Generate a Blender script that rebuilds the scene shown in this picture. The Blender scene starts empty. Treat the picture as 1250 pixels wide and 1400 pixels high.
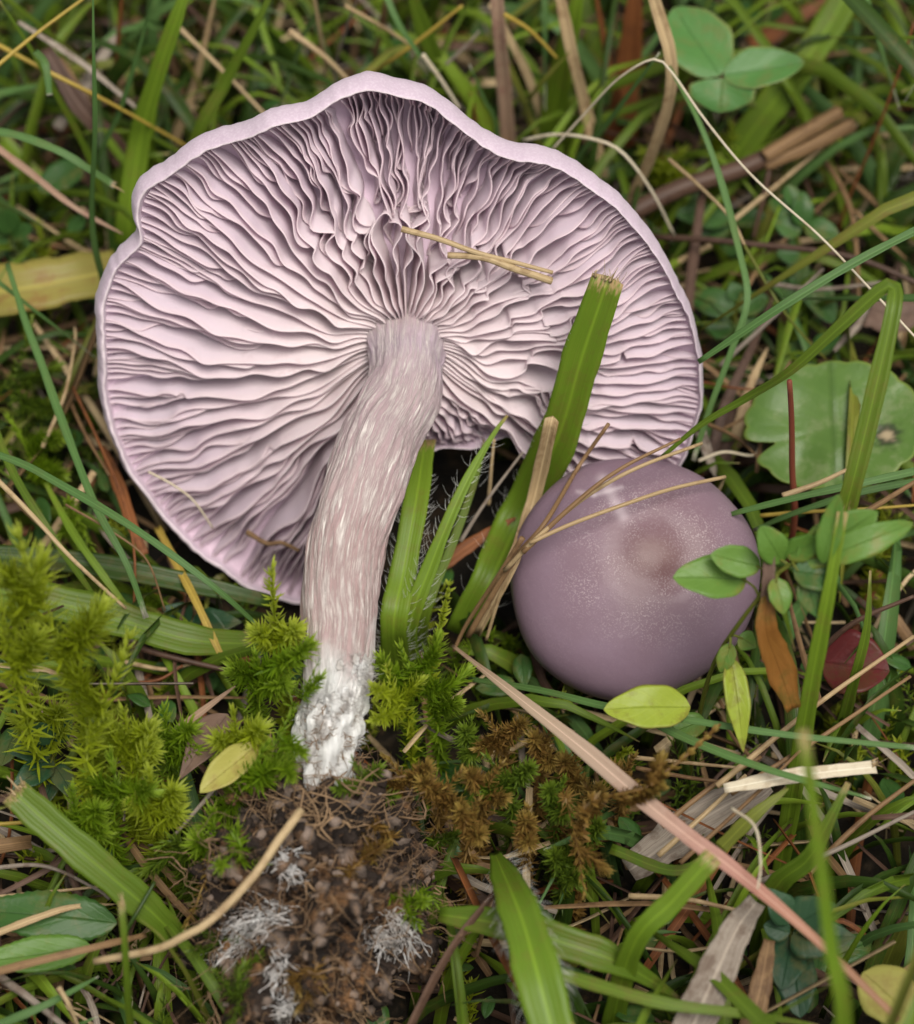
import bpy, math, random
import numpy as np
from mathutils import Vector

random.seed(7); RNG = np.random.default_rng(11)
scn = bpy.context.scene
MM = 0.001
# ------------------------------------------------------------------ camera
PITCH = math.radians(53.0)                 # camera looks this far below the horizontal
U = np.array((1.0, 0.0, 0.0))
W = np.array((0.0, -math.cos(PITCH), math.sin(PITCH)))      # towards the camera
V = np.array((0.0, math.sin(PITCH), math.cos(PITCH)))       # picture up
DIST, FPX = 350.0, 3500.0
TGT = np.array((0.0, 0.0, 28.0))
CAM = TGT + W * DIST
cam_d = bpy.data.cameras.new("camera"); cam = bpy.data.objects.new("camera", cam_d)
scn.collection.objects.link(cam); scn.camera = cam
cam.location = tuple(CAM * MM); cam.rotation_euler = (math.pi / 2 - PITCH, 0, 0)
cam_d.sensor_fit = 'VERTICAL'; cam_d.sensor_height = 24; cam_d.sensor_width = 24 * 1250 / 1400
cam_d.lens = 24 * FPX / 1400.0
cam_d.clip_start = 0.005; cam_d.clip_end = 100
cam_d.dof.use_dof = True; cam_d.dof.focus_distance = 0.343; cam_d.dof.aperture_fstop = 11
# ------------------------------------------------------------------ sky, sun, exposure
world = bpy.data.worlds.new("World"); scn.world = world; world.use_nodes = True
wn = world.node_tree; wn.nodes.clear()
sky = wn.nodes.new('ShaderNodeTexSky'); sky.sky_type = 'NISHITA'; sky.sun_disc = False
SUN_EL, SUN_AZ = math.radians(68), math.radians(150)    # azimuth: compass style, 0 = +Y, clockwise
sky.sun_elevation = SUN_EL; sky.sun_rotation = SUN_AZ
sky.air_density = 1.0; sky.dust_density = 3.0; sky.ozone_density = 1.0
bg = wn.nodes.new('ShaderNodeBackground'); bg.inputs[1].default_value = 0.115
hs = wn.nodes.new('ShaderNodeHueSaturation'); hs.inputs['Saturation'].default_value = 0.12
wo = wn.nodes.new('ShaderNodeOutputWorld')
wn.links.new(sky.outputs[0], hs.inputs['Color']); wn.links.new(hs.outputs[0], bg.inputs[0]); wn.links.new(bg.outputs[0], wo.inputs[0])
sun_d = bpy.data.lights.new("sun", 'SUN'); sun_d.energy = 2.5; sun_d.angle = math.radians(30); sun_d.color = (1.0, 0.95, 0.87)
sun = bpy.data.objects.new("sun", sun_d); scn.collection.objects.link(sun)
sd = Vector((math.sin(SUN_AZ) * math.cos(SUN_EL), math.cos(SUN_AZ) * math.cos(SUN_EL), math.sin(SUN_EL)))
sun.rotation_euler = sd.to_track_quat('Z', 'Y').to_euler(); sun.location = tuple(sd * 2)
scn.view_settings.view_transform = 'Standard'; scn.view_settings.look = 'None'
scn.view_settings.exposure = 0.44; scn.view_settings.gamma = 1.0
scn.render.resolution_x = 914; scn.render.resolution_y = 1024

# ------------------------------------------------------------------ helpers: picture <-> place
def ray(px, py):
    return -W * FPX + U * (px - 625.0) - V * (py - 700.0)
def P(px, py, z):                                   # point at height z (mm) seen at a pixel
    d = ray(px, py); return CAM + d * ((z - CAM[2]) / d[2])
def depth(p): return float(np.dot(CAM - np.asarray(p), W))
def pix(p):
    q = np.asarray(p) - CAM; dd = -np.dot(q, W)
    return 625 + FPX * np.dot(q, U) / dd, 700 - FPX * np.dot(q, V) / dd, dd
# big cap frame
TILT = math.radians(32)
CN = math.cos(TILT) * W - math.sin(TILT) * V        # the way the gills face
CM = math.cos(TILT) * V + math.sin(TILT) * W        # up in the cap plane
CC = P(555, 478, 34.0)                              # middle of the gills
def Pc(px, py, off):                                # point off mm in front of the gill plane
    d = ray(px, py); q = CC + CN * off
    return CAM + d * (np.dot(q - CAM, CN) / np.dot(d, CN))
def PT(x, y, z):                                    # z >= 500: gill plane + (z-1000) mm, else height
    return Pc(x, y, z - 1000) if z >= 500 else P(x, y, z)

def smooth(x, a, b):
    t = np.clip((np.asarray(x, float) - a) / (b - a), 0, 1); return t * t * (3 - 2 * t)
class Noise2:                                       # smooth sum of plane waves, about -1..1
    def __init__(s, wl, n=7, seed=0):
        r = np.random.default_rng(seed); a = r.uniform(0, 2 * np.pi, n); k = 2 * np.pi / (wl * r.uniform(.7, 1.5, n))
        s.kx, s.ky, s.ph, s.n = np.cos(a) * k, np.sin(a) * k, r.uniform(0, 2 * np.pi, n), n
    def __call__(s, x, y):
        x = np.asarray(x, float)[..., None]; y = np.asarray(y, float)[..., None]
        return np.sin(x * s.kx + y * s.ky + s.ph).sum(-1) / math.sqrt(s.n) * .8
class Noise3:
    def __init__(s, wl, n=9, seed=0):
        r = np.random.default_rng(seed); d = r.normal(size=(n, 3)); d /= np.linalg.norm(d, axis=1)[:, None]
        s.k = d * (2 * np.pi / (wl * r.uniform(.6, 1.5, n)))[:, None]; s.ph = r.uniform(0, 6.28, n); s.n = n
    def __call__(s, p): return np.sin(np.asarray(p) @ s.k.T + s.ph).sum(-1) / math.sqrt(s.n) * .8

COL = scn.collection
def link(name, me, mat, parent=None, kind=None, smooth_=True):
    o = bpy.data.objects.new(name, me); COL.objects.link(o)
    if mat is not None and not me.materials: me.materials.append(mat)
    if parent is not None: o.parent = parent
    if kind: o["kind"] = kind
    return o
def mesh(name, verts, faces, uv=None, attrs=None, smooth_=True):
    """verts in mm; uv per vertex; attrs {name: per vertex float}"""
    me = bpy.data.meshes.new(name)
    vv = np.asarray(verts, float) * MM
    me.from_pydata([tuple(v) for v in vv], [], [tuple(int(i) for i in f) for f in faces]) if not isinstance(faces, np.ndarray) else fast(me, vv, faces)
    if uv is not None:
        li = np.empty(len(me.loops), np.int32); me.loops.foreach_get('vertex_index', li)
        l = me.uv_layers.new(name='UVMap'); l.data.foreach_set('uv', np.asarray(uv, np.float32)[li].ravel())
    for k, a in (attrs or {}).items():
        at = me.attributes.new(k, 'FLOAT', 'POINT'); at.data.foreach_set('value', np.asarray(a, np.float32))
    if smooth_: me.polygons.foreach_set('use_smooth', [True] * len(me.polygons))
    me.update(); return me
def fast(me, vv, F):
    n, k = F.shape
    me.vertices.add(len(vv)); me.vertices.foreach_set('co', vv.astype(np.float32).ravel())
    me.loops.add(n * k); me.loops.foreach_set('vertex_index', F.astype(np.int32).ravel())
    me.polygons.add(n); me.polygons.foreach_set('loop_start', np.arange(0, n * k, k, dtype=np.int32))
    me.polygons.foreach_set('loop_total', np.full(n, k, np.int32)); me.update(calc_edges=True)
def tag(o, label, cat, group=None, kind=None):
    o["label"] = label; o["category"] = cat
    if group: o["group"] = group
    if kind: o["kind"] = kind
    return o
def empty(name, loc):
    o = bpy.data.objects.new(name, None); COL.objects.link(o); o.empty_display_size = .004
    o.location = tuple(np.asarray(loc) * MM); return o
def adopt(o, parent):                               # parent without moving (mesh coords are world mm)
    o.parent = parent
    loc = np.array(parent.location); pp = parent.parent
    while pp is not None: loc = loc + np.array(pp.location); pp = pp.parent
    o.location = tuple(-loc) if parent.type == 'EMPTY' else (0, 0, 0)
    return o
def grid_faces(nu, nv, close_v=False):              # nu rows of nv
    i = np.arange(nu - 1)[:, None]; j = np.arange(nv if close_v else nv - 1)[None, :]
    a = i * nv + j; b = i * nv + (j + 1) % nv
    return np.stack([a, b, b + nv, a + nv], -1).reshape(-1, 4)
def catmull(pts, n):
    p = np.asarray(pts, float)
    if len(p) == 2: return p[0] + (p[1] - p[0]) * np.linspace(0, 1, n)[:, None]
    e = np.vstack([2 * p[0] - p[1], p, 2 * p[-1] - p[-2]])
    seg = np.linalg.norm(np.diff(p, axis=0), axis=1); cum = np.concatenate([[0], np.cumsum(seg)])
    s = np.linspace(0, cum[-1], n); k = np.clip(np.searchsorted(cum, s, 'right') - 1, 0, len(seg) - 1)
    t = ((s - cum[k]) / np.maximum(seg[k], 1e-9))[:, None]
    a, b, c, d = e[k], e[k + 1], e[k + 2], e[k + 3]
    return .5 * (2 * b + (c - a) * t + (2 * a - 5 * b + 4 * c - d) * t ** 2 + (3 * b - a - 3 * c + d) * t ** 3)
def unit(a): return a / np.maximum(np.linalg.norm(a, axis=-1, keepdims=True), 1e-9)

# ------------------------------------------------------------------ materials
class NT:
    def __init__(s, name):
        s.m = bpy.data.materials.new(name); s.m.use_nodes = True; s.t = s.m.node_tree; s.t.nodes.clear()
        s.out = s.n('OutputMaterial')
    def n(s, k, **kw):
        x = s.t.nodes.new('ShaderNode' + k)
        for a, b in kw.items(): setattr(x, a, b)
        return x
    def l(s, a, b): s.t.links.new(a, b)
    def val(s, sock, v):
        if isinstance(v, bpy.types.NodeSocket): s.l(v, sock)
        else: sock.default_value = v
    def noise(s, vec, scale, detail=4, rough=.55):
        x = s.n('TexNoise'); x.inputs['Scale'].default_value = scale; x.inputs['Detail'].default_value = detail; x.inputs['Roughness'].default_value = rough
        if vec is not None: s.l(vec, x.inputs['Vector'])
        return x.outputs['Fac']
    def ramp(s, fac, stops):
        x = s.n('ValToRGB'); e = x.color_ramp.elements
        while len(e) < len(stops): e.new(.5)
        for q, (p, c) in zip(e, stops): q.position = p; q.color = c if len(c) == 4 else (*c, 1)
        s.l(fac, x.inputs[0]); return x.outputs[0]
    def mix(s, f, a, b, mode='MIX'):
        x = s.n('Mix', data_type='RGBA', blend_type=mode)
        s.val(x.inputs[0], f); s.val(x.inputs[6], a if not isinstance(a, tuple) else (*a, 1)[:4]); s.val(x.inputs[7], b if not isinstance(b, tuple) else (*b, 1)[:4])
        return x.outputs[2]
    def math(s, op, a, b=0.0):
        x = s.n('Math', operation=op); s.val(x.inputs[0], a); s.val(x.inputs[1], b); return x.outputs[0]
    def attr(s, name): x = s.n('Attribute'); x.attribute_name = name; return x.outputs['Fac']
    def mapped(s, vec, sc): x = s.n('Mapping'); s.l(vec, x.inputs[0]); x.inputs['Scale'].default_value = sc; return x.outputs[0]
    def bump(s, h, strength, dist): x = s.n('Bump'); x.inputs['Strength'].default_value = strength; x.inputs['Distance'].default_value = dist; s.l(h, x.inputs['Height']); return x.outputs[0]
    def done(s, col, rough=.5, spec=.4, normal=None, transl=0.0, tcol=None, sss=0, sssr=(1, .5, .4), sscale=.001, sheen=0, coat=0):
        p = s.n('BsdfPrincipled'); s.val(p.inputs['Base Color'], col if not isinstance(col, tuple) else (*col, 1)[:4])
        s.val(p.inputs['Roughness'], rough); p.inputs['Specular IOR Level'].default_value = spec
        if normal is not None: s.l(normal, p.inputs['Normal'])
        if sss: p.inputs['Subsurface Weight'].default_value = sss; p.inputs['Subsurface Radius'].default_value = sssr; p.inputs['Subsurface Scale'].default_value = sscale
        if sheen: p.inputs['Sheen Weight'].default_value = sheen
        if coat: p.inputs['Coat Weight'].default_value = coat; p.inputs['Coat Roughness'].default_value = .35
        sh = p.outputs[0]
        if transl:
            t = s.n('BsdfTranslucent'); s.val(t.inputs[0], tcol if tcol is not None else col)
            if normal is not None: s.l(normal, t.inputs['Normal'])
            mx = s.n('MixShader'); mx.inputs[0].default_value = transl; s.l(sh, mx.inputs[1]); s.l(t.outputs[0], mx.inputs[2]); sh = mx.outputs[0]
        s.l(sh, s.out.inputs[0]); return s.m
MATS = {}
def blade_mat(name, c1, c2, tip=None, tip0=.93, rough=.42, transl=.25, spots=0.25, spotc=(.16, .09, .03), veins=1.0, base=None, grad=None, streak=.12):
    """a leaf blade: fine veins along it, blotches, an own tint from attribute/ object, withered tip"""
    s = NT(name); uv = s.n('UVMap').outputs[0]; oi = s.n('ObjectInfo')
    loc = s.n('TexCoord').outputs['Object']
    n1 = s.noise(loc, 130, 3); tint = s.attr('tint')
    f = s.math('ADD', s.math('MULTIPLY', n1, .55), s.math('MULTIPLY', s.math('ADD', tint, s.math('MULTIPLY', oi.outputs['Random'], .6)), .55))
    f = s.math('SUBTRACT', f, .1)
    col = s.mix(f, c1, c2)
    if grad: 
        sx = s.n('SeparateXYZ'); s.l(uv, sx.inputs[0]); col = s.mix(.88, col, s.ramp(sx.outputs[1], grad))
    fib = s.noise(s.mapped(uv, (14, .45, 1)), 5, 3, .6)
    col = s.mix(s.math('MULTIPLY', s.ramp(fib, [(.35, (0, 0, 0)), (.75, (1, 1, 1))]), 0.22 * veins), col, tuple(min(1, x * 1.7 + .01) for x in c2))
    stk = s.noise(s.mapped(uv, (9, .8, 1)), 4.5, 4, .7)
    if streak: col = s.mix(s.math('MULTIPLY', s.ramp(stk, [(.46, (0, 0, 0)), (.62, (1, 1, 1))]), streak), col, spotc)
    if spots:
        bl = s.noise(loc, 600, 5, .7); bl2 = s.noise(loc, 140, 3)
        k = s.ramp(s.math('MULTIPLY', bl, bl2), [(.26, (0, 0, 0)), (.37, (1, 1, 1))])
        col = s.mix(s.math('MULTIPLY', k, spots), col, spotc)
    if tip:
        sx = s.n('SeparateXYZ'); s.l(uv, sx.inputs[0])
        e = s.math('ADD', sx.outputs[1], s.math('MULTIPLY', s.math('SUBTRACT', s.noise(s.mapped(uv, (3, 9, 1)), 4, 3), .5), .16))
        col = s.mix(s.ramp(e, [(tip0, (0, 0, 0)), (min(1, tip0 + .04), (1, 1, 1))]), col, tip)
    sx2 = s.n('SeparateXYZ'); s.l(uv, sx2.inputs[0]); au = s.math('ABSOLUTE', s.math('SUBTRACT', sx2.outputs[0], .5))
    col = s.mix(s.math('MULTIPLY', s.ramp(au, [(.0, (1, 1, 1)), (.06, (0, 0, 0))]), .4 * veins), col, tuple(min(1, x * 1.9) for x in c2))
    ve = s.n('TexWave', wave_type='BANDS', bands_direction='X'); ve.inputs['Scale'].default_value = 2.6; ve.inputs['Distortion'].default_value = .6
    s.l(s.mapped(uv, (1, .12, 1)), ve.inputs['Vector'])
    h = s.math('ADD', s.math('MULTIPLY', ve.outputs['Fac'], .5 * veins), s.math('MULTIPLY', s.noise(loc, 900, 3), .5))
    m = s.done(col, rough=rough, spec=.22, normal=s.bump(h, .3, .00013), transl=transl); MATS[name] = m; return m
G = blade_mat
G('green', (0.05257, 0.1035, 0.006885), (0.111, 0.171, 0.01377), tip=(.30, .22, .10), tip0=.955)
G('bright', (0.07872, 0.1511, 0.009121), (0.1574, 0.2438, 0.01823), tip=(.38, .26, .12), tip0=.965)
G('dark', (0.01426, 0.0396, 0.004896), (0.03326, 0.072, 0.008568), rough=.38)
G('blue', (0.04356, 0.1056, 0.02618), (0.09196, 0.1804, 0.04862), tip=(.55, .50, .40), tip0=.965, spots=.1)
G('olive', (0.075, 0.0975, 0.0135), (0.15, 0.165, 0.0225), spots=.4, transl=.2)
G('yellow', (.30, .21, .035), (.44, .32, .06), spots=.25, streak=0.3, transl=.15)
G('yellowleaf', (0.156, 0.15, 0.027), (0.252, 0.216, 0.048), spots=.6, spotc=(.2, .09, .03), streak=0.3, transl=.15)
G('straw', (0.2932, 0.1955, 0.09286), (0.5083, 0.391, 0.2248), spots=.55, spotc=(.16, .085, .035), transl=.12, streak=0.5, rough=.55)
G('pale', (.48, .40, .28), (.66, .58, .44), spots=.4, spotc=(.3, .2, .1), transl=.15, streak=0.3, rough=.55)
G('tan', (0.1425, 0.07875, 0.03375), (0.255, 0.1575, 0.075), spots=.6, spotc=(.08, .04, .02), transl=.08, streak=0.55, rough=.6)
G('brown', (0.0455, 0.0238, 0.0154), (0.105, 0.0595, 0.0385), spots=.5, spotc=(.03, .015, .01), transl=.03, streak=0.5, rough=.5)
G('rust', (0.136, 0.044, 0.0144), (0.24, 0.088, 0.028), spots=.5, spotc=(.06, .025, .015), transl=.1, streak=0.5, rough=.5)
G('grey', (0.165, 0.135, 0.1087), (0.3, 0.255, 0.2025), spots=.7, spotc=(.10, .065, .045), transl=.05, streak=0.6, rough=.65)
G('pinkstraw', (.4, .25, .2), (.5, .35, .27), spots=.25, spotc=(.25, .1, .06), transl=.12, streak=0.22, rough=.5,
  grad=[(0, (.28, .2, .11)), (.25, (.33, .26, .17)), (.50, (.33, .245, .18)), (.64, (.34, .17, .135)), (.74, (.30, .115, .08)), (.84, (.28, .11, .05)), (1, (.30, .13, .04))])
G('redstem', (.13, .03, .02), (.22, .06, .035), spots=.3, transl=0, rough=.4)
G('purplestraw', (.26, .17, .11), (.42, .30, .20), spots=.5, spotc=(.22, .06, .06), transl=.08, streak=0.5, rough=.5)
G('hair', (.75, .75, .70), (.85, .85, .8), spots=0, transl=.4, rough=.4, veins=0)
def leaf_mat(name, c1, c2, rough=.4, spots=.3, spotc=(.2, .13, .04), vein=.35, edge=None):
    s = NT(name); uv = s.n('UVMap').outputs[0]; loc = s.n('TexCoord').outputs['Object']; oi = s.n('ObjectInfo')
    sx = s.n('SeparateXYZ'); s.l(uv, sx.inputs[0])
    au = s.math('ABSOLUTE', s.math('SUBTRACT', sx.outputs[0], .5))
    f = s.math('ADD', s.math('MULTIPLY', s.noise(loc, 220, 4), .8), s.math('MULTIPLY', s.math('SUBTRACT', oi.outputs['Random'], .4), .5))
    col = s.mix(f, c1, c2)
    bl = s.math('MULTIPLY', s.noise(loc, 500, 4, .7), s.noise(loc, 120, 2))
    col = s.mix(s.math('MULTIPLY', s.ramp(bl, [(.25, (0, 0, 0)), (.36, (1, 1, 1))]), spots), col, spotc)
    if edge: col = s.mix(s.ramp(s.attr('rim'), [(.86, (0, 0, 0)), (.99, (1, 1, 1))]), col, edge)
    mid = s.ramp(au, [(.0, (1, 1, 1)), (.03, (0, 0, 0))])
    wv = s.n('TexWave', wave_type='BANDS', bands_direction='Y'); wv.inputs['Scale'].default_value = 1.6; wv.inputs['Distortion'].default_value = 1.5
    cv = s.n('CombineXYZ'); s.l(au, cv.inputs[0]); s.l(s.math('SUBTRACT', sx.outputs[1], s.math('MULTIPLY', au, .8)), cv.inputs[1]); s.l(cv.outputs[0], wv.inputs['Vector'])
    sv = s.ramp(wv.outputs['Fac'], [(.8, (0, 0, 0)), (1, (1, 1, 1))])
    col = s.mix(s.math('MULTIPLY', mid, vein), col, tuple(x * .45 for x in c1))
    col = s.mix(s.math('MULTIPLY', sv, vein * .2), col, tuple(min(1, x * 1.35) for x in c2))
    h = s.math('SUBTRACT', s.math('MULTIPLY', s.noise(loc, 1400, 3), .5), s.math('ADD', s.math('MULTIPLY', mid, .8), s.math('MULTIPLY', sv, .15)))
    m = s.done(col, rough=rough, spec=.25, normal=s.bump(h, .5, .0002), transl=.25); MATS[name] = m; return m
leaf_mat('clover', (0.054, 0.153, 0.0315), (0.0945, 0.216, 0.054), spots=.25, edge=(.22, .25, .08))
leaf_mat('roundleaf', (0.0615, 0.1353, 0.0246), (0.123, 0.2091, 0.0451), spots=.22, spotc=(.34, .34, .2), edge=(.16, .22, .04), rough=.34)
leaf_mat('herb', (0.02625, 0.07875, 0.015), (0.06375, 0.1425, 0.03), spots=.3)
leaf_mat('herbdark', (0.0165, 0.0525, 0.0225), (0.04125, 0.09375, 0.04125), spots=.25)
leaf_mat('limeleaf', (.20, .27, .02), (.33, .38, .045), spots=.55, spotc=(.14, .10, .02), edge=(.14, .12, .03))
leaf_mat('sprigleaf', (.07, .155, .02), (.14, .25, .045), spots=.5, spotc=(.2, .16, .03))
leaf_mat('redleaf', (.06, .008, .008), (.14, .018, .016), spots=.4, spotc=(.06, .05, .01), rough=.45)
leaf_mat('brownleaf', (.12, .075, .055), (.22, .14, .10), spots=.4, spotc=(.07, .04, .03), rough=.6)
leaf_mat('rustleaf', (.16, .06, .012), (.30, .14, .03), spots=.5, spotc=(.05, .07, .01), rough=.5)
leaf_mat('seedleaf', (.28, .27, .05), (.42, .38, .10), spots=.3, spotc=(.2, .08, .04), rough=.5)
def moss_mat(name, c1, c2, tipc, transl=.35):
    s = NT(name); t = s.attr('tint'); k = s.attr('along'); loc = s.n('TexCoord').outputs['Object']
    col = s.mix(s.math('ADD', s.math('MULTIPLY', t, .7), s.math('MULTIPLY', s.math('SUBTRACT', s.noise(loc, 150, 2), .35), .8)), c1, c2)
    col = s.mix(s.ramp(k, [(.55, (0, 0, 0)), (1, (1, 1, 1))]), col, tipc)
    m = s.done(col, rough=.5, spec=.3, transl=transl); MATS[name] = m; return m
moss_mat('moss', (.10, .19, .006), (.22, .33, .012), (.36, .48, .05), .55)
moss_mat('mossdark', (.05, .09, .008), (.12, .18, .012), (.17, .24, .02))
moss_mat('mossyellow', (.24, .30, .010), (.42, .49, .024), (.58, .66, .11), .6)
moss_mat('mossbrown', (.11, .055, .012), (.22, .13, .03), (.26, .19, .04), .2)
def simple(name, c1, c2, scale=300, rough=.7, spec=.2, transl=0, bump=.4, dist=.0003):
    s = NT(name); loc = s.n('TexCoord').outputs['Object']; f = s.ramp(s.noise(loc, scale, 5, .65), [(.3, (0, 0, 0)), (.7, (1, 1, 1))])
    m = s.done(s.mix(f, c1, c2), rough=rough, spec=spec, normal=s.bump(s.noise(loc, scale * 3, 4, .7), bump, dist), transl=transl); MATS[name] = m; return m
simple('mycelium', (.34, .29, .25), (.76, .755, .74), 330, .9, .1, .15, .8, .0004)
simple('fibre', (.20, .12, .06), (.38, .26, .15), 200, .7)
simple('rootmix', (.07, .04, .025), (.34, .22, .12), 60, .8)
simple('rootdark', (.045, .028, .018), (.13, .08, .045), 300, .8)
def soil_mat(name, dark, mid, light, orange):
    s = NT(name); loc = s.n('TexCoord').outputs['Object']; t = s.attr('tint')
    a = s.noise(loc, 160, 5, .7); b = s.noise(loc, 520, 4, .7); c = s.noise(loc, 80, 3)
    col = s.mix(s.ramp(a, [(.35, (0, 0, 0)), (.7, (1, 1, 1))]), dark, mid)
    col = s.mix(s.ramp(s.math('MULTIPLY', b, c), [(.26, (0, 0, 0)), (.40, (1, 1, 1))]), col, orange)
    col = s.mix(s.ramp(s.math('ADD', s.math('MULTIPLY', t, .8), s.math('MULTIPLY', b, .4)), [(.72, (0, 0, 0)), (1.0, (1, 1, 1))]), col, light)
    h = s.math('ADD', s.noise(loc, 700, 5, .75), s.math('MULTIPLY', a, 1.5))
    m = s.done(col, rough=.85, spec=.25, normal=s.bump(h, .9, .0008)); MATS[name] = m; return m
soil_mat('soil', (0.01155, 0.007875, 0.005775), (0.03938, 0.0252, 0.01785), (.22, .165, .13), (.20, .10, .04))
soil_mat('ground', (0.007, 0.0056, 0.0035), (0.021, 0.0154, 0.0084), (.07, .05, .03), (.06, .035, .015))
def gill_mat():
    s = NT('gill'); loc = s.n('TexCoord').outputs['Object']; oi = s.n('ObjectInfo'); e = s.attr('edge')
    n = s.noise(loc, 120, 3)
    col = s.mix(s.math('ADD', s.math('MULTIPLY', n, .7), s.math('MULTIPLY', oi.outputs['Random'], .3)), (.69, .585, .66), (.80, .715, .75))
    col = s.mix(s.ramp(e, [(.80, (0, 0, 0)), (1, (1, 1, 1))]), col, (.76, .635, .655))
    col = s.mix(s.ramp(s.math('ADD', s.attr('out'), s.math('MULTIPLY', s.math('SUBTRACT', n, .5), .3)), [(.25, (.9, .9, .9)), (.72, (0, 0, 0))]), col, (.87, .78, .76))
    k = s.ramp(s.math('MULTIPLY', s.noise(loc, 900, 3, .7), s.noise(loc, 170, 2)), [(.34, (0, 0, 0)), (.44, (1, 1, 1))])
    col = s.mix(s.math('MULTIPLY', k, .25), col, (.45, .33, .33))
    h = s.noise(loc, 1500, 3)
    MATS['gill'] = s.done(col, rough=.6, spec=.25, normal=s.bump(h, .3, .00012), transl=.38, tcol=(.80, .64, .73, 1))
gill_mat()
def cap_mat():
    s = NT('capflesh'); loc = s.n('TexCoord').outputs['Object']; k = s.attr('rim')
    n = s.noise(loc, 110, 4); f = s.noise(loc, 2600, 3, .7)
    rimc = s.mix(n, (.40, .305, .375), (.51, .41, .465))
    rimc = s.mix(s.math('MULTIPLY', s.ramp(f, [(.45, (0, 0, 0)), (.65, (1, 1, 1))]), .35), rimc, (.62, .54, .58))
    inner = s.mix(n, (.55, .41, .50), (.63, .49, .57))
    col = s.mix(s.ramp(k, [(.05, (0, 0, 0)), (.35, (1, 1, 1))]), inner, s.mix(s.ramp(k, [(.4, (0, 0, 0)), (.52, (1, 1, 1)), (.64, (0, 0, 0))]), rimc, (.70, .60, .62)))
    h = s.math('ADD', s.noise(loc, 1600, 4, .7), s.math('MULTIPLY', n, 2))
    MATS['capflesh'] = s.done(col, rough=.62, spec=.3, normal=s.bump(h, .35, .0002), sheen=.1)
cap_mat()
def stem_mat():
    s = NT('stem'); uv = s.n('UVMap').outputs[0]; loc = s.n('TexCoord').outputs['Object']; sx = s.n('SeparateXYZ'); s.l(uv, sx.inputs[0])
    wob = s.noise(loc, 150, 3)
    cv = s.n('CombineXYZ'); s.l(s.math('ADD', sx.outputs[0], s.math('MULTIPLY', wob, .05)), cv.inputs[0]); s.l(sx.outputs[1], cv.inputs[1])
    a = s.noise(s.mapped(cv.outputs[0], (11, 4.0, 1)), 3.0, 6, .75)
    b = s.noise(s.mapped(cv.outputs[0], (34, 7, 1)), 3.0, 5, .7)
    c = s.noise(loc, 130, 3)
    base = s.mix(s.ramp(sx.outputs[1], [(0, (1, 1, 1)), (.13, (.9, .9, .9)), (.3, (.4, .4, .4)), (.55, (0, 0, 0))]), (.335, .225, .212), (.48, .38, .44))
    base = s.mix(s.math('MULTIPLY', s.ramp(c, [(.35, (0, 0, 0)), (.7, (1, 1, 1))]), .6), base, (.45, .34, .33))
    w = s.ramp(s.math('ADD', s.math('MULTIPLY', a, .62), s.math('MULTIPLY', b, .42)), [(.50, (0, 0, 0)), (.62, (1, 1, 1))])
    pal = s.math('ADD', .5, s.math('MULTIPLY', s.noise(loc, 90, 2), .8))
    col = s.mix(s.math('MULTIPLY', w, s.math('MINIMUM', pal, 1.0)), base, (.80, .74, .68))
    dk = s.ramp(b, [(.26, (1, 1, 1)), (.36, (0, 0, 0))]); col = s.mix(s.math('MULTIPLY', dk, .45), col, (.30, .17, .14))
    felt = s.math('ADD', sx.outputs[1], s.math('MULTIPLY', s.math('SUBTRACT', s.noise(loc, 170, 4), .5), .34))
    col = s.mix(s.ramp(felt, [(.68, (0, 0, 0)), (.80, (1, 1, 1))]), col, (.74, .73, .70))
    col = s.mix(s.ramp(felt, [(.93, (0, 0, 0)), (.985, (1, 1, 1))]), col, (.10, .06, .035))
    h = s.math('ADD', s.math('MULTIPLY', a, 1.2), s.math('ADD', s.math('MULTIPLY', b, .8), s.math('MULTIPLY', w, .6)))
    MATS['stem'] = s.done(col, rough=.6, spec=.3, normal=s.bump(h, .7, .0004))
stem_mat()
def smallcap_mat():
    s = NT('smallcap'); loc = s.n('TexCoord').outputs['Object']; r = s.attr('disc'); mk = s.attr('mark')
    n = s.noise(loc, 90, 4); n2 = s.noise(loc, 45, 2)
    base = s.mix(n, (.165, .108, .140), (.222, .150, .190))
    rr = s.math('ADD', r, s.math('ADD', s.math('MULTIPLY', s.math('SUBTRACT', n, .5), .45), s.math('MULTIPLY', s.math('SUBTRACT', n2, .5), .4)))
    col = s.mix(s.ramp(rr, [(.0, (.9, .9, .9)), (.25, (.62, .62, .62)), (.5, (.3, .3, .3)), (.9, (0, 0, 0))]), base, (.115, .052, .046))
    sp = s.noise(loc, 4200, 2, .5); sp2 = s.noise(loc, 240, 3, .6)
    ring = s.ramp(r, [(.0, (.2, .2, .2)), (.22, (.6, .6, .6)), (.38, (1, 1, 1)), (.6, (.65, .65, .65)), (.85, (.12, .12, .12))])
    k = s.math('MULTIPLY', s.ramp(sp, [(.53, (0, 0, 0)), (.62, (1, 1, 1))]), s.math('MULTIPLY', ring, s.ramp(sp2, [(.35, (.1, .1, .1)), (.62, (1, 1, 1))])))
    col = s.mix(s.math('MULTIPLY', k, .5), col, (.50, .42, .42))
    col = s.mix(mk, col, (.50, .41, .43))
    h = s.math('ADD', s.math('MULTIPLY', k, .8), s.math('ADD', s.noise(loc, 900, 3), s.math('MULTIPLY', n, 3)))
    ro = s.math('ADD', .47, s.math('MULTIPLY', k, .3))
    MATS['smallcap'] = s.done(col, rough=ro, spec=.42, normal=s.bump(h, .25, .0002), sss=.08, sssr=(1, .55, .6), sscale=.0015)
smallcap_mat()

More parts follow.
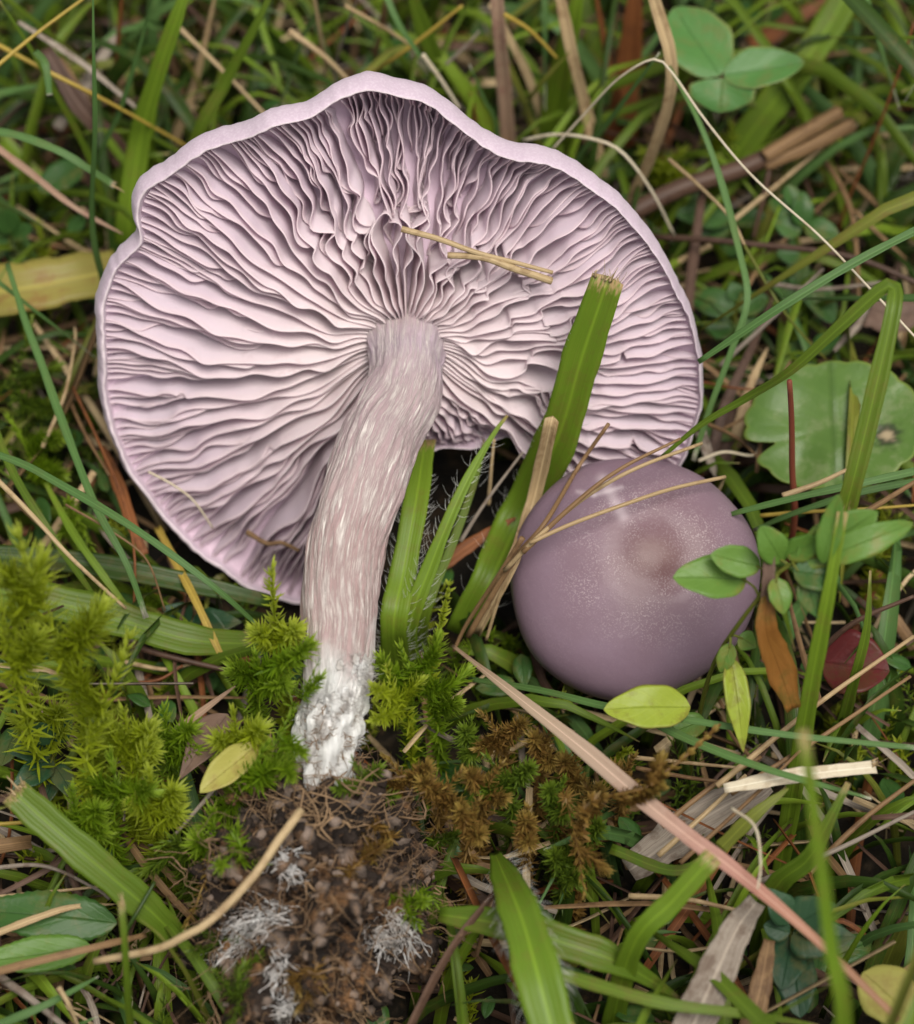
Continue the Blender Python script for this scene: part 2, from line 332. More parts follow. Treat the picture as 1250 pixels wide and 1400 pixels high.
# ------------------------------------------------------------------ ground
def build_ground():
    def axis(lo, hi, st):
        core = np.arange(lo, hi + .1, st); far = np.geomspace(20, 6000, 22)
        return np.concatenate([lo - far[::-1], core, hi + far])
    xs = axis(-160, 160, 2.2); ys = axis(-130, 260, 2.2)
    X, Y = np.meshgrid(xs, ys); n1, n2, n3 = Noise2(45, seed=1), Noise2(12, seed=2), Noise2(4.5, seed=3)
    Z = n1(X, Y) * 2.0 + n2(X, Y) * 1.2 + n3(X, Y) * .7 - 11.0
    v = np.stack([X, Y, Z], -1).reshape(-1, 3)
    me = mesh('ground', v, grid_faces(len(ys), len(xs)), attrs={'tint': RNG.uniform(0, .8, len(v))})
    link('ground', me, MATS['ground'], kind='structure')
build_ground()

# ------------------------------------------------------------------ the big mushroom
OUT = [(500,107),(540,111),(580,124),(620,150),(660,182),(700,204),(740,211),(780,227),(820,252),(860,288),(895,331),(922,378),(942,424),(956,470),(963,520),(957,572),(935,632),(895,682),(840,690),(795,655),(748,622),(700,592),(645,606),(595,612),(535,650),(485,740),(435,812),(410,824),(350,810),(300,777),(250,742),(210,697),(176,652),(151,603),(138,560),(132,505),(129,450),(131,410),(143,372),(163,346),(184,322),(179,290),(190,255),(222,229),(262,201),(300,182),(340,174),(378,157),(420,145),(460,121)]
NTH = 1440
rw = Noise2(2.2, 6, seed=5)
def angd(a, c): return (np.asarray(a) - c + np.pi) % (2 * np.pi) - np.pi
def rim_wave(th): return 1.1 * np.sin(3 * th + .6) + .8 * rw(np.cos(th) * 3, np.sin(th) * 3) - 2.2 * np.exp(-(angd(th, math.radians(84)) / .28) ** 2) + 1.5 * np.exp(-(angd(th, math.radians(60)) / .12) ** 2) + 1.4 * np.exp(-(angd(th, math.radians(117)) / .12) ** 2)
capl = []
for x, y in OUT:
    q = Pc(x, y, 0) - CC
    for it in range(3):
        th_ = math.atan2(np.dot(q, CM), np.dot(q, U)); q = Pc(x, y, float(rim_wave(th_)) - 2.0) - CC
    capl.append((np.dot(q, U), np.dot(q, CM)))
capl = np.array(capl)
def radial_table():
    th = np.linspace(-np.pi, np.pi, NTH, endpoint=False); R = np.zeros(NTH)
    a = catmull(np.vstack([capl, capl[:1]]), 1200); b = np.roll(a, -1, axis=0)
    for i, t in enumerate(th):
        d = np.array((math.cos(t), math.sin(t))); e = b - a
        den = d[0] * e[:, 1] - d[1] * e[:, 0]; den = np.where(abs(den) < 1e-9, 1e-9, den)
        s = (a[:, 0] * e[:, 1] - a[:, 1] * e[:, 0]) / den; k = (a[:, 0] * d[1] - a[:, 1] * d[0]) / den
        ok = (k >= 0) & (k <= 1) & (s > 0); R[i] = s[ok].max() if ok.any() else 0
    for i in np.where(R == 0)[0]: R[i] = R[i - 1]
    ker = np.ones(7) / 7; return np.convolve(np.concatenate([R[-3:], R, R[:3]]), ker, 'valid')
RT = radial_table()
def Rth(th): return np.interp(np.asarray(th), np.linspace(-np.pi, np.pi, NTH, endpoint=False), RT, period=2 * np.pi)
def h_edge(t, th):                                   # height of the gill edges over the cap plane
    hollow = np.exp(-(angd(th, math.radians(86)) / .62) ** 2)
    side = np.exp(-(angd(th, math.radians(150)) / .5) ** 2)
    x = 1.6 * np.sin(np.pi * np.clip(t, 0, 1)) - 1.0 * np.exp(-((t - .10) / .07) ** 2)
    x = x - hollow * (6.5 * smooth(t, .32, .72) * (1 - smooth(t, .86, .99))) - side * 1.2 * smooth(t, .5, .8) * (1 - smooth(t, .85, .99))
    x = x - 1.6 * smooth(t, .72, .93) * (1 - hollow)
    return x + rim_wave(th) * t ** 2.5
def gdepth(t): return (.8 + 5.3 * (1 - np.clip(t / .965, 0, 1) ** 5.5)) * (.45 + .55 * smooth(t, .08, .28))
def rimw(th): return .82 * (1 - .5 * np.exp(-(angd(th, -.05) / 1.0) ** 2) - .25 * np.exp(-(angd(th, -2.0) / .5) ** 2)) * (.3 + .7 * smooth(Rth(th), 20, 32))
def cap3(a, b, h): return CC + np.asarray(a)[..., None] * U + np.asarray(b)[..., None] * CM + np.asarray(h)[..., None] * CN
mush = empty('violet_mushroom', CC - np.array((0, 0, CC[2])))
tag(mush, 'large overturned lilac mushroom showing its gills, stem and soil-covered base', 'mushroom')
def build_cap():
    nt = 480; th = np.linspace(-np.pi, np.pi, nt, endpoint=False); R = Rth(th)
    tin = np.concatenate([np.linspace(.03, .9, 34), [.925, .945, .953]])
    rows = []
    for t in tin: rows.append((t, h_edge(t, th) - gdepth(t), 0.0))
    hr = h_edge(.955, th) * 1.0
    prof = [(.957, .1, .3), (.961, .55, .42), (.966, .8, .52), (.973, .75, .62), (.982, .35, .75), (.991, -.3, 1), (.998, -1.2, 1), (1.002, -2.2, 1), (.998, -3.2, 1), (.985, -4.4, 1), (.95, -6.3, 1), (.88, -9, 1), (.75, -12.5, 1), (.55, -15.5, 1), (.3, -17.6, 1), (.08, -18.3, 1), (.0, -18.4, 1)]
    for t, h, k in prof:
        f = smooth(t, .5, .95); rows.append((t, (hr if t > .94 else rim_wave(th) * .8 * f + h_edge(.955, th) * f * .5) + h, k))
    v = []; at = []; na = Noise2(9, seed=21); nb = Noise2(2.0, 12, seed=22)
    for t, h, k in rows:
        tt = 1 - (1 - t) * (1 + (rimw(th) - 1) * (smooth(t, .85, .955)))
        a = R * tt * np.cos(th); b = R * tt * np.sin(th)
        if k > 0: a, b = a + na(a, b) * .22 + nb(a, b) * .07, b + na(b, a + 9) * .22 + nb(b, a) * .07; h = h + .12 * nb(a + 5, b)
        v.append(cap3(a, b, np.broadcast_to(h, a.shape))); at.append(np.full(nt, k))
    me = mesh('cap', np.concatenate(v), grid_faces(len(rows), nt, True), attrs={'rim': np.concatenate(at)})
    o = link('cap', me, MATS['capflesh']); return adopt(o, mush)
cap = build_cap()
wlow1, wlow2 = Noise2(16, seed=31), Noise2(14, seed=32)
wc1, wc2, wc3, wc4 = Noise2(4.8, seed=33), Noise2(5.0, seed=34), Noise2(3.0, seed=35), Noise2(6.5, seed=36)
def crinkle(t, th):
    d = np.degrees(th)
    band = np.exp(-((t - .50) / .13) ** 2) * smooth(d, -45, -10) * (1 - smooth(d, 118, 132))
    top = .4 * smooth(t, .3, .45) * (1 - smooth(t, .82, .95)) * np.exp(-((d - 86) / 34) ** 2)
    mid = .12 * smooth(t, .3, .5) * (1 - smooth(t, .8, .95))
    return np.clip(band + top + mid, 0, 1.1)
def build_gill(i, th0, t0, full):
    n = int(26 + 60 * (.955 - t0)); t = np.linspace(t0, 1 - .04 * float(rimw(th0)), n)
    ng = Noise2(.35, 5, seed=1000 + i); R0 = Rth(th0)
    th = th0 + .012 * ng(t, t * 0 + 3) * smooth(t, t0, t0 + .2)
    r = t * Rth(th); a = r * np.cos(th); b = r * np.sin(th); cr = crinkle(t, th)
    fl = smooth(t, .12, .3) * (1 - .8 * smooth(t, .85, .955))
    dp = gdepth(t) * (1 + .10 * ng(t * 2, t * 0)) * RNG.uniform(.88, 1.08)
    if not full:                                     # short gills rise out of the flesh
        dp = dp * (.08 + .92 * smooth(t, t0, t0 + .16)) * RNG.uniform(.7, .97)
    if RNG.random() < .22 and full:                  # a split in the gill edge
        tc = RNG.uniform(.35, .8); dp = dp * (1 - RNG.uniform(.4, .75) * np.exp(-((t - tc) / .006) ** 2))
    he = h_edge(t, th); root = he - gdepth(t) - .25
    rows = []; ed = []
    lam = [1.0, .72, .45, .2, .05, 0]; thick = [.22, .18, .16, .145, .11, .04]
    ca = RNG.uniform(.75, 1.25); lean = RNG.uniform(.26, .44) * (.25 + .75 * abs(math.cos(th0)))
    for lm, tk in zip(lam, thick):
        wgt = (1 - lm) ** .8
        x = a + fl * (.6 * wlow1(a, b) * (.4 + .6 * wgt)) + cr * ca * (1.15 * wc1(a, b + lm * 1.2) * (.35 + .65 * wgt) + .32 * wc3(a, b) * wgt)
        y = b + fl * (.6 * wlow2(a, b) * (.4 + .6 * wgt)) + cr * ca * (1.15 * wc2(a + lm * 1.2, b) * (.35 + .65 * wgt) + .32 * wc3(b, a) * wgt)
        x = x + .22 * wgt * ng(t * 3, t * 0 + 7) * fl * (-np.sin(th)); y = y + .22 * wgt * ng(t * 3, t * 0 + 7) * fl * np.cos(th)
        y = y - wgt * dp * lean * fl
        h = root + .25 + dp * (1 - lm) - .25 * lm
        tx, ty = np.gradient(x), np.gradient(y); L = np.maximum(np.hypot(tx, ty), 1e-6); nx, ny = -ty / L, tx / L
        tk = tk * (.6 + .4 * (1 - smooth(t, .8, .955)))
        rows.append((x, y, h, nx, ny, tk)); ed.append(1 - lm)
    ring = [(k, 1) for k in range(6)] + [(k, -1) for k in range(5, -1, -1)]
    v = np.stack([cap3(rows[k][0] + s * rows[k][3] * rows[k][5], rows[k][1] + s * rows[k][4] * rows[k][5], rows[k][2]) for k, s in ring], 1)
    e = np.tile(np.array([ed[k] for k, s in ring]), n)
    me = mesh('gill', v.reshape(-1, 3), grid_faces(n, 12), attrs={'edge': e, 'out': np.repeat(t, 12)})
    o = link('gill', me, MATS['gill']); adopt(o, cap); return o
def build_gills():
    # spacing follows the rim so that gills are evenly crowded all round
    NF = 72; k = 0
    th = np.linspace(-np.pi, np.pi, NF, endpoint=False) + RNG.uniform(-.022, .022, NF)
    for i in range(NF):
        g = 2 * np.pi / NF; R = Rth(th[i]); nxt = th[i] + g
        build_gill(k, th[i], .105 * 38 / max(R, 20), True); k += 1
        if Rth(th[i] + g / 2) < 24: 
            build_gill(k, th[i] + g * .5, RNG.uniform(.45, .6), False); k += 1; continue
        build_gill(k, th[i] + g * (.5 + RNG.uniform(-.08, .08)), RNG.uniform(.24, .55), False); k += 1
        if R > 26:
            for fr in (.25, .75): build_gill(k, th[i] + g * (fr + RNG.uniform(-.05, .05)), RNG.uniform(.5, .82), False); k += 1
            if R > 32 and i % 6 == 0 and fr < .5: build_gill(k, th[i] + g * (RNG.choice((.125, .375, .625, .875)) + RNG.uniform(-.03, .03)), RNG.uniform(.78, .89), False); k += 1
    return k
NG = build_gills()
STEMPX = [(556,468,33.2,98),(556,490,34.2,97),(554,524,35.4,104),(541,565,36.4,108),(520,605,36.8,110),(502,650,36.7,107),(485,702,36.0,103),(470,762,34.6,102),(463,820,32.8,99),(465,872,30.8,96),(462,930,28.4,88),(449,1000,25.6,86),(444,1062,23.0,76),(441,1105,20.0,66),(438,1135,17.0,60)]
def tube_frames(c):
    t = unit(np.gradient(c, axis=0)); ref = np.array((.0, .0, 1.0)); ref = np.where(np.abs(t @ ref)[:, None] > .97, np.array((0., 1., 0.)), ref)
    s = unit(np.cross(t, ref)); return t, s, np.cross(s, t)
def build_stem():
    c0 = np.array([P(x, y, z) for x, y, z, w in STEMPX]); r0 = np.array([w * .5 * depth(P(x, y, z)) / FPX for x, y, z, w in STEMPX])
    c0 = np.vstack([c0[0] - CN * 5, c0[0] - CN * 2, c0[0:]]); r0 = np.concatenate([[r0[0] * 1.45, r0[0] * 1.18], r0])
    n, m = 260, 160; c = catmull(c0, n); r = catmull(np.stack([r0, r0 * 0, r0 * 0], 1), n)[:, 0] if False else np.interp(np.linspace(0, 1, n), np.linspace(0, 1, len(r0)), r0)
    t, s, b = tube_frames(c); an = np.linspace(0, 2 * np.pi, m, endpoint=False)
    al = np.linspace(0, 1, n)
    A, L = np.meshgrid(an, al); nz = Noise3(3.2, 14, seed=40); nz2 = Noise3(1.3, 14, seed=41); nz3 = Noise3(9, seed=42)
    q = np.stack([np.cos(A) * 7, np.sin(A) * 7, L * 14], -1)
    low = smooth(L, .70, .85)
    d = .16 * nz(q * 1.5) * (1 - low) + .10 * nz2(q * 1.6) + .45 * nz3(np.stack([np.cos(A) * 5, np.sin(A) * 5, L * 55], -1)) + low * .7 * nz2(np.stack([np.cos(A) * 5, np.sin(A) * 5, L * 60], -1) * .5)
    rr = r[:, None] + d
    v = c[:, None] + rr[..., None] * (np.cos(A)[..., None] * s[:, None] + np.sin(A)[..., None] * b[:, None])
    uv = np.stack([np.minimum(A / (2 * np.pi), 1 - A / (2 * np.pi)) * 2, L], -1).reshape(-1, 2)
    me = mesh('stem', v.reshape(-1, 3), grid_faces(n, m, True), uv=uv)
    adopt(link('stem', me, MATS['stem']), mush); return c, r
SC, SR = build_stem()
def tube_mesh(name, pts, r, n=16, m=6, taper=1.0, wob=0, seed=0):
    c = catmull(pts, n)
    if wob: 
        g = np.random.default_rng(seed); c = c + np.cumsum(g.normal(size=c.shape), 0) * wob * .3 + g.normal(size=c.shape) * wob * .2
    t, s, b = tube_frames(c); an = np.linspace(0, 2 * np.pi, m, endpoint=False)
    rr = np.interp(np.linspace(0, 1, n), np.linspace(0, 1, len(r)), r) if hasattr(r, '__len__') else np.linspace(r, r * taper, n)
    v = c[:, None] + rr[:, None, None] * (np.cos(an)[None, :, None] * s[:, None] + np.sin(an)[None, :, None] * b[:, None])
    A, L = np.meshgrid(an / (2 * np.pi), np.linspace(0, 1, n))
    v = np.vstack([v.reshape(-1, 3), c[:1], c[-1:]]); f = grid_faces(n, m, True)
    uv = np.vstack([np.stack([A, L], -1).reshape(-1, 2), [[.5, 0], [.5, 1]]])
    k = n * m; j = np.arange(m); e1 = np.stack([(j + 1) % m, j, np.full(m, k), np.full(m, k)], 1); e2 = np.stack([k - m + j, k - m + (j + 1) % m, np.full(m, k + 1), np.full(m, k + 1)], 1)
    return v, f, np.concatenate([e1[:, :3], e2[:, :3]]), uv
class Bag:                                           # joins many small pieces into one mesh
    def __init__(s): s.v = []; s.q = []; s.t = []; s.uv = []; s.tint = []; s.al = []; s.n = 0
    def add(s, v, q=None, t=None, uv=None, tint=0.0, along=None):
        v = np.asarray(v, float).reshape(-1, 3); s.v.append(v)
        if q is not None and len(q): s.q.append(np.asarray(q) + s.n)
        if t is not None and len(t): s.t.append(np.asarray(t) + s.n)
        s.uv.append(np.zeros((len(v), 2)) if uv is None else uv); s.tint.append(np.full(len(v), tint) if np.isscalar(tint) else tint)
        s.al.append(np.zeros(len(v)) if along is None else along); s.n += len(v)
    def build(s, name, mat, kind=None, smooth_=True):
        f = []
        if s.q: f.append(np.concatenate(s.q))
        if s.t: t = np.concatenate(s.t); f.append(t)
        v = np.concatenate(s.v); uv = np.concatenate(s.uv); at = {'tint': np.concatenate(s.tint), 'along': np.concatenate(s.al)}
        if len(f) == 1: me = mesh(name, v, f[0], uv, at, smooth_)
        else:
            q = f[0]; t = f[1]; tri = np.concatenate([q[:, [0, 1, 2]], q[:, [0, 2, 3]], t]); me = mesh(name, v, tri, uv, at, smooth_)
        return link(name, me, MATS[mat], kind=kind)
def ico(sub=2):
    import bmesh
    bm = bmesh.new(); bmesh.ops.create_icosphere(bm, subdivisions=sub, radius=1); bm.verts.ensure_lookup_table()
    v = np.array([x.co[:] for x in bm.verts]); f = np.array([[y.index for y in x.verts] for x in bm.faces]); bm.free(); return v, f
ICO1, ICO2, ICO5, ICO6 = ico(1), ico(2), ico(5), ico(6)

SOILC = P(425, 1225, 11.0); SOILR = np.array((14.0, 16.5, 14.5))
def soil_clump():
    v, f = ICO6; n1, n2, n3 = Noise3(14, seed=51), Noise3(5, seed=52), Noise3(1.8, seed=53)
    p = v * SOILR; d = 1 + .22 * n1(p) + .14 * n2(p) + .06 * n3(p)
    p = p * d[:, None]
    me = mesh('soil_clump', SOILC + p, f, attrs={'tint': np.clip(.5 + .4 * n2(p), 0, 1)})
    so = adopt(link('soil_clump', me, MATS['soil']), mush)
    bag = Bag(); g = np.random.default_rng(5); idx = g.choice(len(v), 2200, replace=False)
    for i in idx:
        if p[i, 2] < -6: continue
        r = g.uniform(.25, 1.0) * (1.9 if g.random() < .06 else 1); q = ICO1[0] * r * g.uniform(.6, 1.3, 3)
        q = q * (1 + .25 * g.normal(size=(len(q), 1))); bag.add(SOILC + p[i] * 1.01 + q, t=ICO1[1], tint=g.random())
    for k in range(420):
        a0 = P(445 + g.normal() * 42, 1108 + g.normal() * 16, 20 + g.normal() * 2.0); r = g.uniform(.3, 1.1) * (1.8 if g.random() < .1 else 1)
        q = ICO1[0] * r * g.uniform(.6, 1.3, 3); q = q * (1 + .25 * g.normal(size=(len(q), 1))); bag.add(a0 + q, t=ICO1[1], tint=g.random())
    c = bag.build('soil_crumbs', 'soil', kind='stuff'); adopt(c, mush)
    rb = Bag()                                       # rootlets, old stalks
    for k in range(1300):
        i = g.choice(len(v)); 
        if p[i, 2] < -4: continue
        a = SOILC + p[i] * 1.03; dr = unit(v[i] * .5 + g.normal(size=3)); dr2 = unit(dr + g.normal(size=3) * .6)
        L = g.uniform(2, 9); pts = [a, a + dr * L * .3 + v[i] * .5 + g.normal(size=3) * .8, a + dr * L * .5 + v[i] * .3, a + dr * L * .5 + dr2 * L * .5]
        vv, q, t, uv = tube_mesh('r', pts, g.choice((.04, .06, .09, .17), p=(.4, .3, .2, .1)), 10, 4, .5, .2, k); rb.add(vv, q, t, uv, g.random())
    for k in range(60):
        a = P(445 + g.normal() * 45, 1090 + g.normal() * 22, 25 + g.normal() * 2); dr = unit(g.normal(size=3) * np.array((1, .6, .5))); L = g.uniform(3, 10)
        vv, q, t, uv = tube_mesh('r', [a - dr * L * .5, a + g.normal(size=3) * .8, a + dr * L * .5], g.uniform(.05, .14), 10, 4, .6, .2, k + 900); rb.add(vv, q, t, uv, g.random())
    for k in range(110):                             # threads and litter gripping the stem foot
        i = int(len(SC) * g.uniform(.80, .93)); t_ = unit(SC[i + 1] - SC[i - 1]); nd = unit(W - t_ * np.dot(W, t_)); sd_ = unit(np.cross(t_, W)); a_ = g.normal() * .7
        a = SC[i] + (nd * math.cos(a_) + sd_ * math.sin(a_)) * (SR[i] + .35); dr = unit(sd_ * g.normal() + t_ * g.normal() * .8 + nd * .25); L = g.uniform(1.5, 6) * (.4 if i < len(SC) * .86 else 1)
        vv, q, t, uv = tube_mesh('r', [a - dr * L * .5 - nd * .2, a + g.normal(size=3) * .3, a + dr * L * .5 - nd * .3], g.uniform(.03, .10), 10, 4, .6, .15, k + 1900); rb.add(vv, q, t, uv, g.random())
    r = rb.build('rootlets', 'rootmix', kind='stuff'); adopt(r, mush)
    return p, v
SOILP, SOILV = soil_clump()
def surf_soil(px, py, lift=.4):                      # where a pixel's ray meets the clump
    d = unit(ray(px, py)); pts = SOILC + SOILP; t = (pts - CAM) @ d; off = np.linalg.norm(pts - CAM - t[:, None] * d, axis=1)
    near = off < 1.0
    if not near.any(): near = off < off.min() + .5
    k = np.where(near)[0][np.argmin(t[near])]; return CAM + d * (t[k] - lift)
def myc(name, pxs, r, seed, branches=6, spread=3.0):
    g = np.random.default_rng(seed); bag = Bag(); pxs = np.array(pxs, float); cp = catmull(np.c_[pxs, pxs[:, 0] * 0], 24)[:, :2]
    for k in range(branches * 12):
        i0 = g.integers(0, 18); m = g.integers(3, 7); j = g.normal(size=2) * 9 * r; drift = g.normal(size=2) * 3.5
        px = [cp[min(23, i0 + q * 2)] + j + drift * q + g.normal(size=2) * 2.0 for q in range(m)]
        pts = [surf_soil(x, y, g.uniform(.1, .7)) for x, y in px[::max(1, m // 3)]]
        if len(pts) < 2: continue
        vv, q, t, uv = tube_mesh('m', pts, g.choice((.035, .05, .08, .13), p=(.4, .3, .2, .1)), 12, 4, .5, .16, seed * 31 + k); bag.add(vv, q, t, uv)
    o = bag.build(name, 'mycelium'); adopt(o, mush)
myc('mycelium_strand', [(365,1255),(335,1280),(290,1315)], .95, 1, 9); myc('mycelium_strand', [(400,1250),(360,1250),(300,1275)], .8, 2, 7)
myc('mycelium_strand', [(385,1310),(378,1345)], .8, 3, 5); myc('mycelium_strand', [(530,1245),(555,1270),(565,1310)], .7, 4, 6)
myc('mycelium_strand', [(512,1270),(535,1300)], .9, 5, 7); myc('mycelium_strand', [(400,1370),(385,1395)], .7, 6, 5); myc('mycelium_strand', [(390,1170),(395,1200)], .8, 7, 6)
def felt():                                          # white felted mycelium round the stem base
    for j, (s0, s1, cnt, side, spr) in enumerate([(.72, .80, 26, -.85, .35), (.785, .915, 80, -.25, .6)]):
        g = np.random.default_rng(60 + j); bag = Bag(); n = len(SC); nz = Noise3(1.1, 12, seed=65 + j)
        for k in range(cnt):
            i = int(g.uniform(s0, s1) * (n - 1)); t = unit(SC[min(i + 1, n - 1)] - SC[i - 1]); s = unit(np.cross(t, W))
            a = g.normal() * spr + side; nd = W - t * np.dot(W, t); nd = unit(nd) * math.cos(a) + s * math.sin(a)
            base = SC[i] + nd * (SR[i] * g.uniform(.93, 1.02)); sc = g.uniform(.3, .9)
            q = ICO2[0] * sc; q = q - np.outer(q @ nd, nd) * .85; q = q + np.outer(q @ t, t) * g.uniform(.2, 1.2)
            q = q * (1 + .28 * nz(q + base))[:, None]; bag.add(base + q, t=ICO2[1])
            for h in range(26):
                b0 = base + q[g.integers(len(q))] * g.uniform(.5, 1.8)
                dr = unit(g.normal(size=3) + nd * .5 + t * .8 * g.normal()); L = g.uniform(.5, 1.7)
                vv, qq, tt, uv = tube_mesh('h', [b0, b0 + dr * L * .5, b0 + dr * L + g.normal(size=3) * .3], g.uniform(.018, .04), 5, 3, .5); bag.add(vv, qq, tt, uv)
        adopt(bag.build('mycelium_felt', 'mycelium'), mush)
felt()

# ------------------------------------------------------------------ the small mushroom
SMC = P(866, 790, 17.0); SMAX = unit(W + .20 * V + .03 * U)
small = empty('violet_mushroom', (SMC[0], SMC[1], 0)); tag(small, 'small purple-brown mushroom with smooth closed cap under leaf sprig', 'mushroom')
def build_small():
    e1 = unit(np.cross(np.array((0, 1., 0)), SMAX)); e2 = np.cross(SMAX, e1)
    nt, nr = 220, 110; th = np.linspace(0, 2 * np.pi, nt, endpoint=False)
    sc = depth(SMC) / FPX; R0 = 169 * sc
    n1 = Noise3(20, seed=70); n2 = Noise3(7, seed=71)
    prof = []
    for k in range(nr):
        f = k / (nr - 1) * 1.22
        if f <= 1: rr = math.sin(f * math.pi / 2); hh = 10.0 * math.cos(f * math.pi / 2) ** .92
        else: g = (f - 1) / .22; rr = 1 - .07 * g * g - .30 * max(0, g - .35); hh = -2.6 * math.sin(min(1, g * 1.6) * math.pi / 2) + (1.5 * max(0, g - .6))
        prof.append((rr, hh))
    Rv = R0 * (1 + .02 * np.sin(2 * th + .5) + .016 * np.sin(3 * th + 1.2) + .006 * np.sin(7 * th))
    v = []; disc = []
    for rr, hh in prof:
        p = rr * Rv[:, None] * (np.cos(th)[:, None] * e1 + np.sin(th)[:, None] * e2) 
        lx, ly = rr * np.cos(th), rr * np.sin(th)
        dr = np.hypot(lx - .10, ly - .12)
        h = hh - .45 * np.exp(-((dr - .26) / .12) ** 2)  - .5 * np.exp(-((lx - .28) ** 2 + (ly + .12) ** 2) / .012)
        v.append(SMC + p + (h + .32 * n1(p) + .09 * n2(p))[:, None] * SMAX); disc.append(dr)
    v = np.concatenate(v); disc = np.concatenate(disc)
    px = np.array([pix(q)[:2] for q in v])
    def seg(a, b, w0):
        a = np.array(a, float); b = np.array(b, float); d = b - a; t = np.clip(((px - a) @ d) / (d @ d), 0, 1)
        return np.exp(-(np.linalg.norm(px - a - t[:, None] * d, axis=1) / w0) ** 2)
    mark = np.clip(.55 * seg((824, 655), (852, 705), 8) + .5 * seg((790, 672), (812, 677), 3) + .6 * seg((812, 677), (850, 666), 3) , 0, 1)
    me = mesh('cap', v, grid_faces(nr, nt, True), attrs={'disc': disc, 'mark': mark})
    adopt(link('cap', me, MATS['smallcap']), small)
    b = SMC - SMAX * 1.0; foot = np.array((SMC[0] + 1, SMC[1] + 6, -12.0))
    vv, q, t, uv = tube_mesh('stem', [b, b * .5 + foot * .5 + np.array((0, -1, 0)), foot], [5.2, 5, 6.5], 30, 24)
    bag = Bag(); bag.add(vv, q, t, uv); adopt(bag.build('stem', 'stem'), small)
build_small()

# ------------------------------------------------------------------ grass, straw, leaves
def frames_facing(c, face):
    t = unit(np.gradient(c, axis=0)); s = unit(np.cross(t, face)); return t, s, np.cross(s, t)
def blade_geo(pts, w, n=22, fold=.22, thick=.13, face=None, roll=0.0, taper=(1, .12), wprof=None, m=5):
    """closed thin strip: m points over the upper side, m below; w in mm"""
    c = catmull(pts, n); L = np.linspace(0, 1, n)
    f = W * .8 + np.array((0, 0, .6)) if face is None else np.asarray(face)
    t, s, b = frames_facing(c, unit(f)[None] if np.ndim(f) == 1 else f)
    ro = roll if not np.isscalar(roll) else np.full(n, roll)
    s, b = s * np.cos(ro)[:, None] + b * np.sin(ro)[:, None], b * np.cos(ro)[:, None] - s * np.sin(ro)[:, None]
    if hasattr(w, '__len__'): ww = np.interp(L, np.linspace(0, 1, len(w)), w)
    else: ww = w * np.interp(L, [0, .35, .8, 1], [taper[0], 1, .55 + .45 * taper[1], taper[1]])
    ww = ww * (1 + .05 * np.sin(L * 23 + c[0, 0] * 3) + .03 * np.sin(L * 51 + c[0, 1] * 5))
    x = np.linspace(-.5, .5, m)
    up = c[:, None] + s[:, None] * (x[None, :, None] * ww[:, None, None]) + b[:, None] * ((np.abs(x) * 2 * fold - fold * .5)[None, :, None] * ww[:, None, None] * .5)
    th = thick * np.minimum(1, ww / .6)[:, None, None]
    prof = (1 - (2 * np.abs(x)) ** 2 * .7)[None, :, None]
    dn = up - b[:, None] * th * prof
    v = np.concatenate([up, dn[:, ::-1]], 1)
    uv = np.stack(np.broadcast_arrays(np.concatenate([x, x[::-1]])[None] + .5, L[:, None]), -1).reshape(-1, 2)
    k = 2 * m; f = grid_faces(n, k, True)
    e = []
    for j in range(m - 1): e.append([j + 1, j, k - 1 - j, k - 2 - j]); o = (n - 1) * k; e.append([o + j, o + j + 1, o + k - 2 - j, o + k - 1 - j])
    return v.reshape(-1, 3), np.concatenate([f, np.array(e)]), uv
def to_mm(px, p): return px * depth(p) / FPX
NAMECOUNT = {}
def blade(name, label, cat, mat, pxs, w, ground=None, group=None, fold=.22, roll=0.0, taper=(1, .15), face=None, n=26, thick=.14, hairs=0, fray=0, m=5):
    pts = [PT(*q) for q in pxs]
    if ground is not None: pts = [np.array((pts[0][0] + ground[0], pts[0][1] + ground[1], -10.0))] + pts
    mid = pts[len(pts) // 2]
    wm = [to_mm(x, mid) for x in w] if hasattr(w, '__len__') else to_mm(w, mid)
    v, f, uv = blade_geo(pts, wm, n, fold, thick, face, roll, taper, m=m)
    o0 = pts[0]
    bag = Bag(); bag.add(v - o0, f, uv=uv, tint=random.random() * .4)
    o = bag.build(name, mat); o.location = tuple(o0 * MM); tag(o, label, cat, group)
    c = catmull(pts, 60)
    if hairs:
        hb = Bag(); ww = wm if np.isscalar(wm) else max(wm)
        for k in range(hairs):
            i = random.randint(6, 54); t = unit(c[i + 1] - c[i - 1]); s = unit(np.cross(t, W)) * random.choice((-1, 1))
            a = c[i] + s * (ww if np.isscalar(wm) else np.interp(i / 59, np.linspace(0, 1, len(wm)), wm)) * .47; dr = unit(s * random.uniform(.35, 1) + t * random.uniform(0, 1.3) + W * random.uniform(-.4, .6))
            L = random.uniform(.6, 2.2); vv, q, tt, uu = tube_mesh('h', [a, a + dr * L * .5, a + dr * L + t * .3 * L], .024, 5, 3, .4); hb.add(vv - o0, q, tt, uu)
        h = hb.build('edge_hair', 'hair', kind='stuff'); h.parent = o
    if fray:
        hb = Bag(); t = unit(c[-1] - c[-5]); s = unit(np.cross(t, W)); ww = (wm if np.isscalar(wm) else wm[-1])
        for k in range(fray):
            a = c[-1] + s * ww * random.uniform(-.45, .45) - t * .5; L = random.uniform(.4, 1.6) * random.choice((1, 1, 2.4)); dr = unit(t + s * random.uniform(-.5, .5) + W * random.uniform(-.2, .5))
            vv, q, tt, uu = tube_mesh('h', [a, a + dr * L * .6, a + dr * L + s * random.uniform(-.3, .3)], random.choice((.03, .05, .12, .2)), 5, 4, .3); hb.add(vv - o0, q, tt, uu, random.random())
        h = hb.build('frayed_tip', 'straw'); h.parent = o
    return o
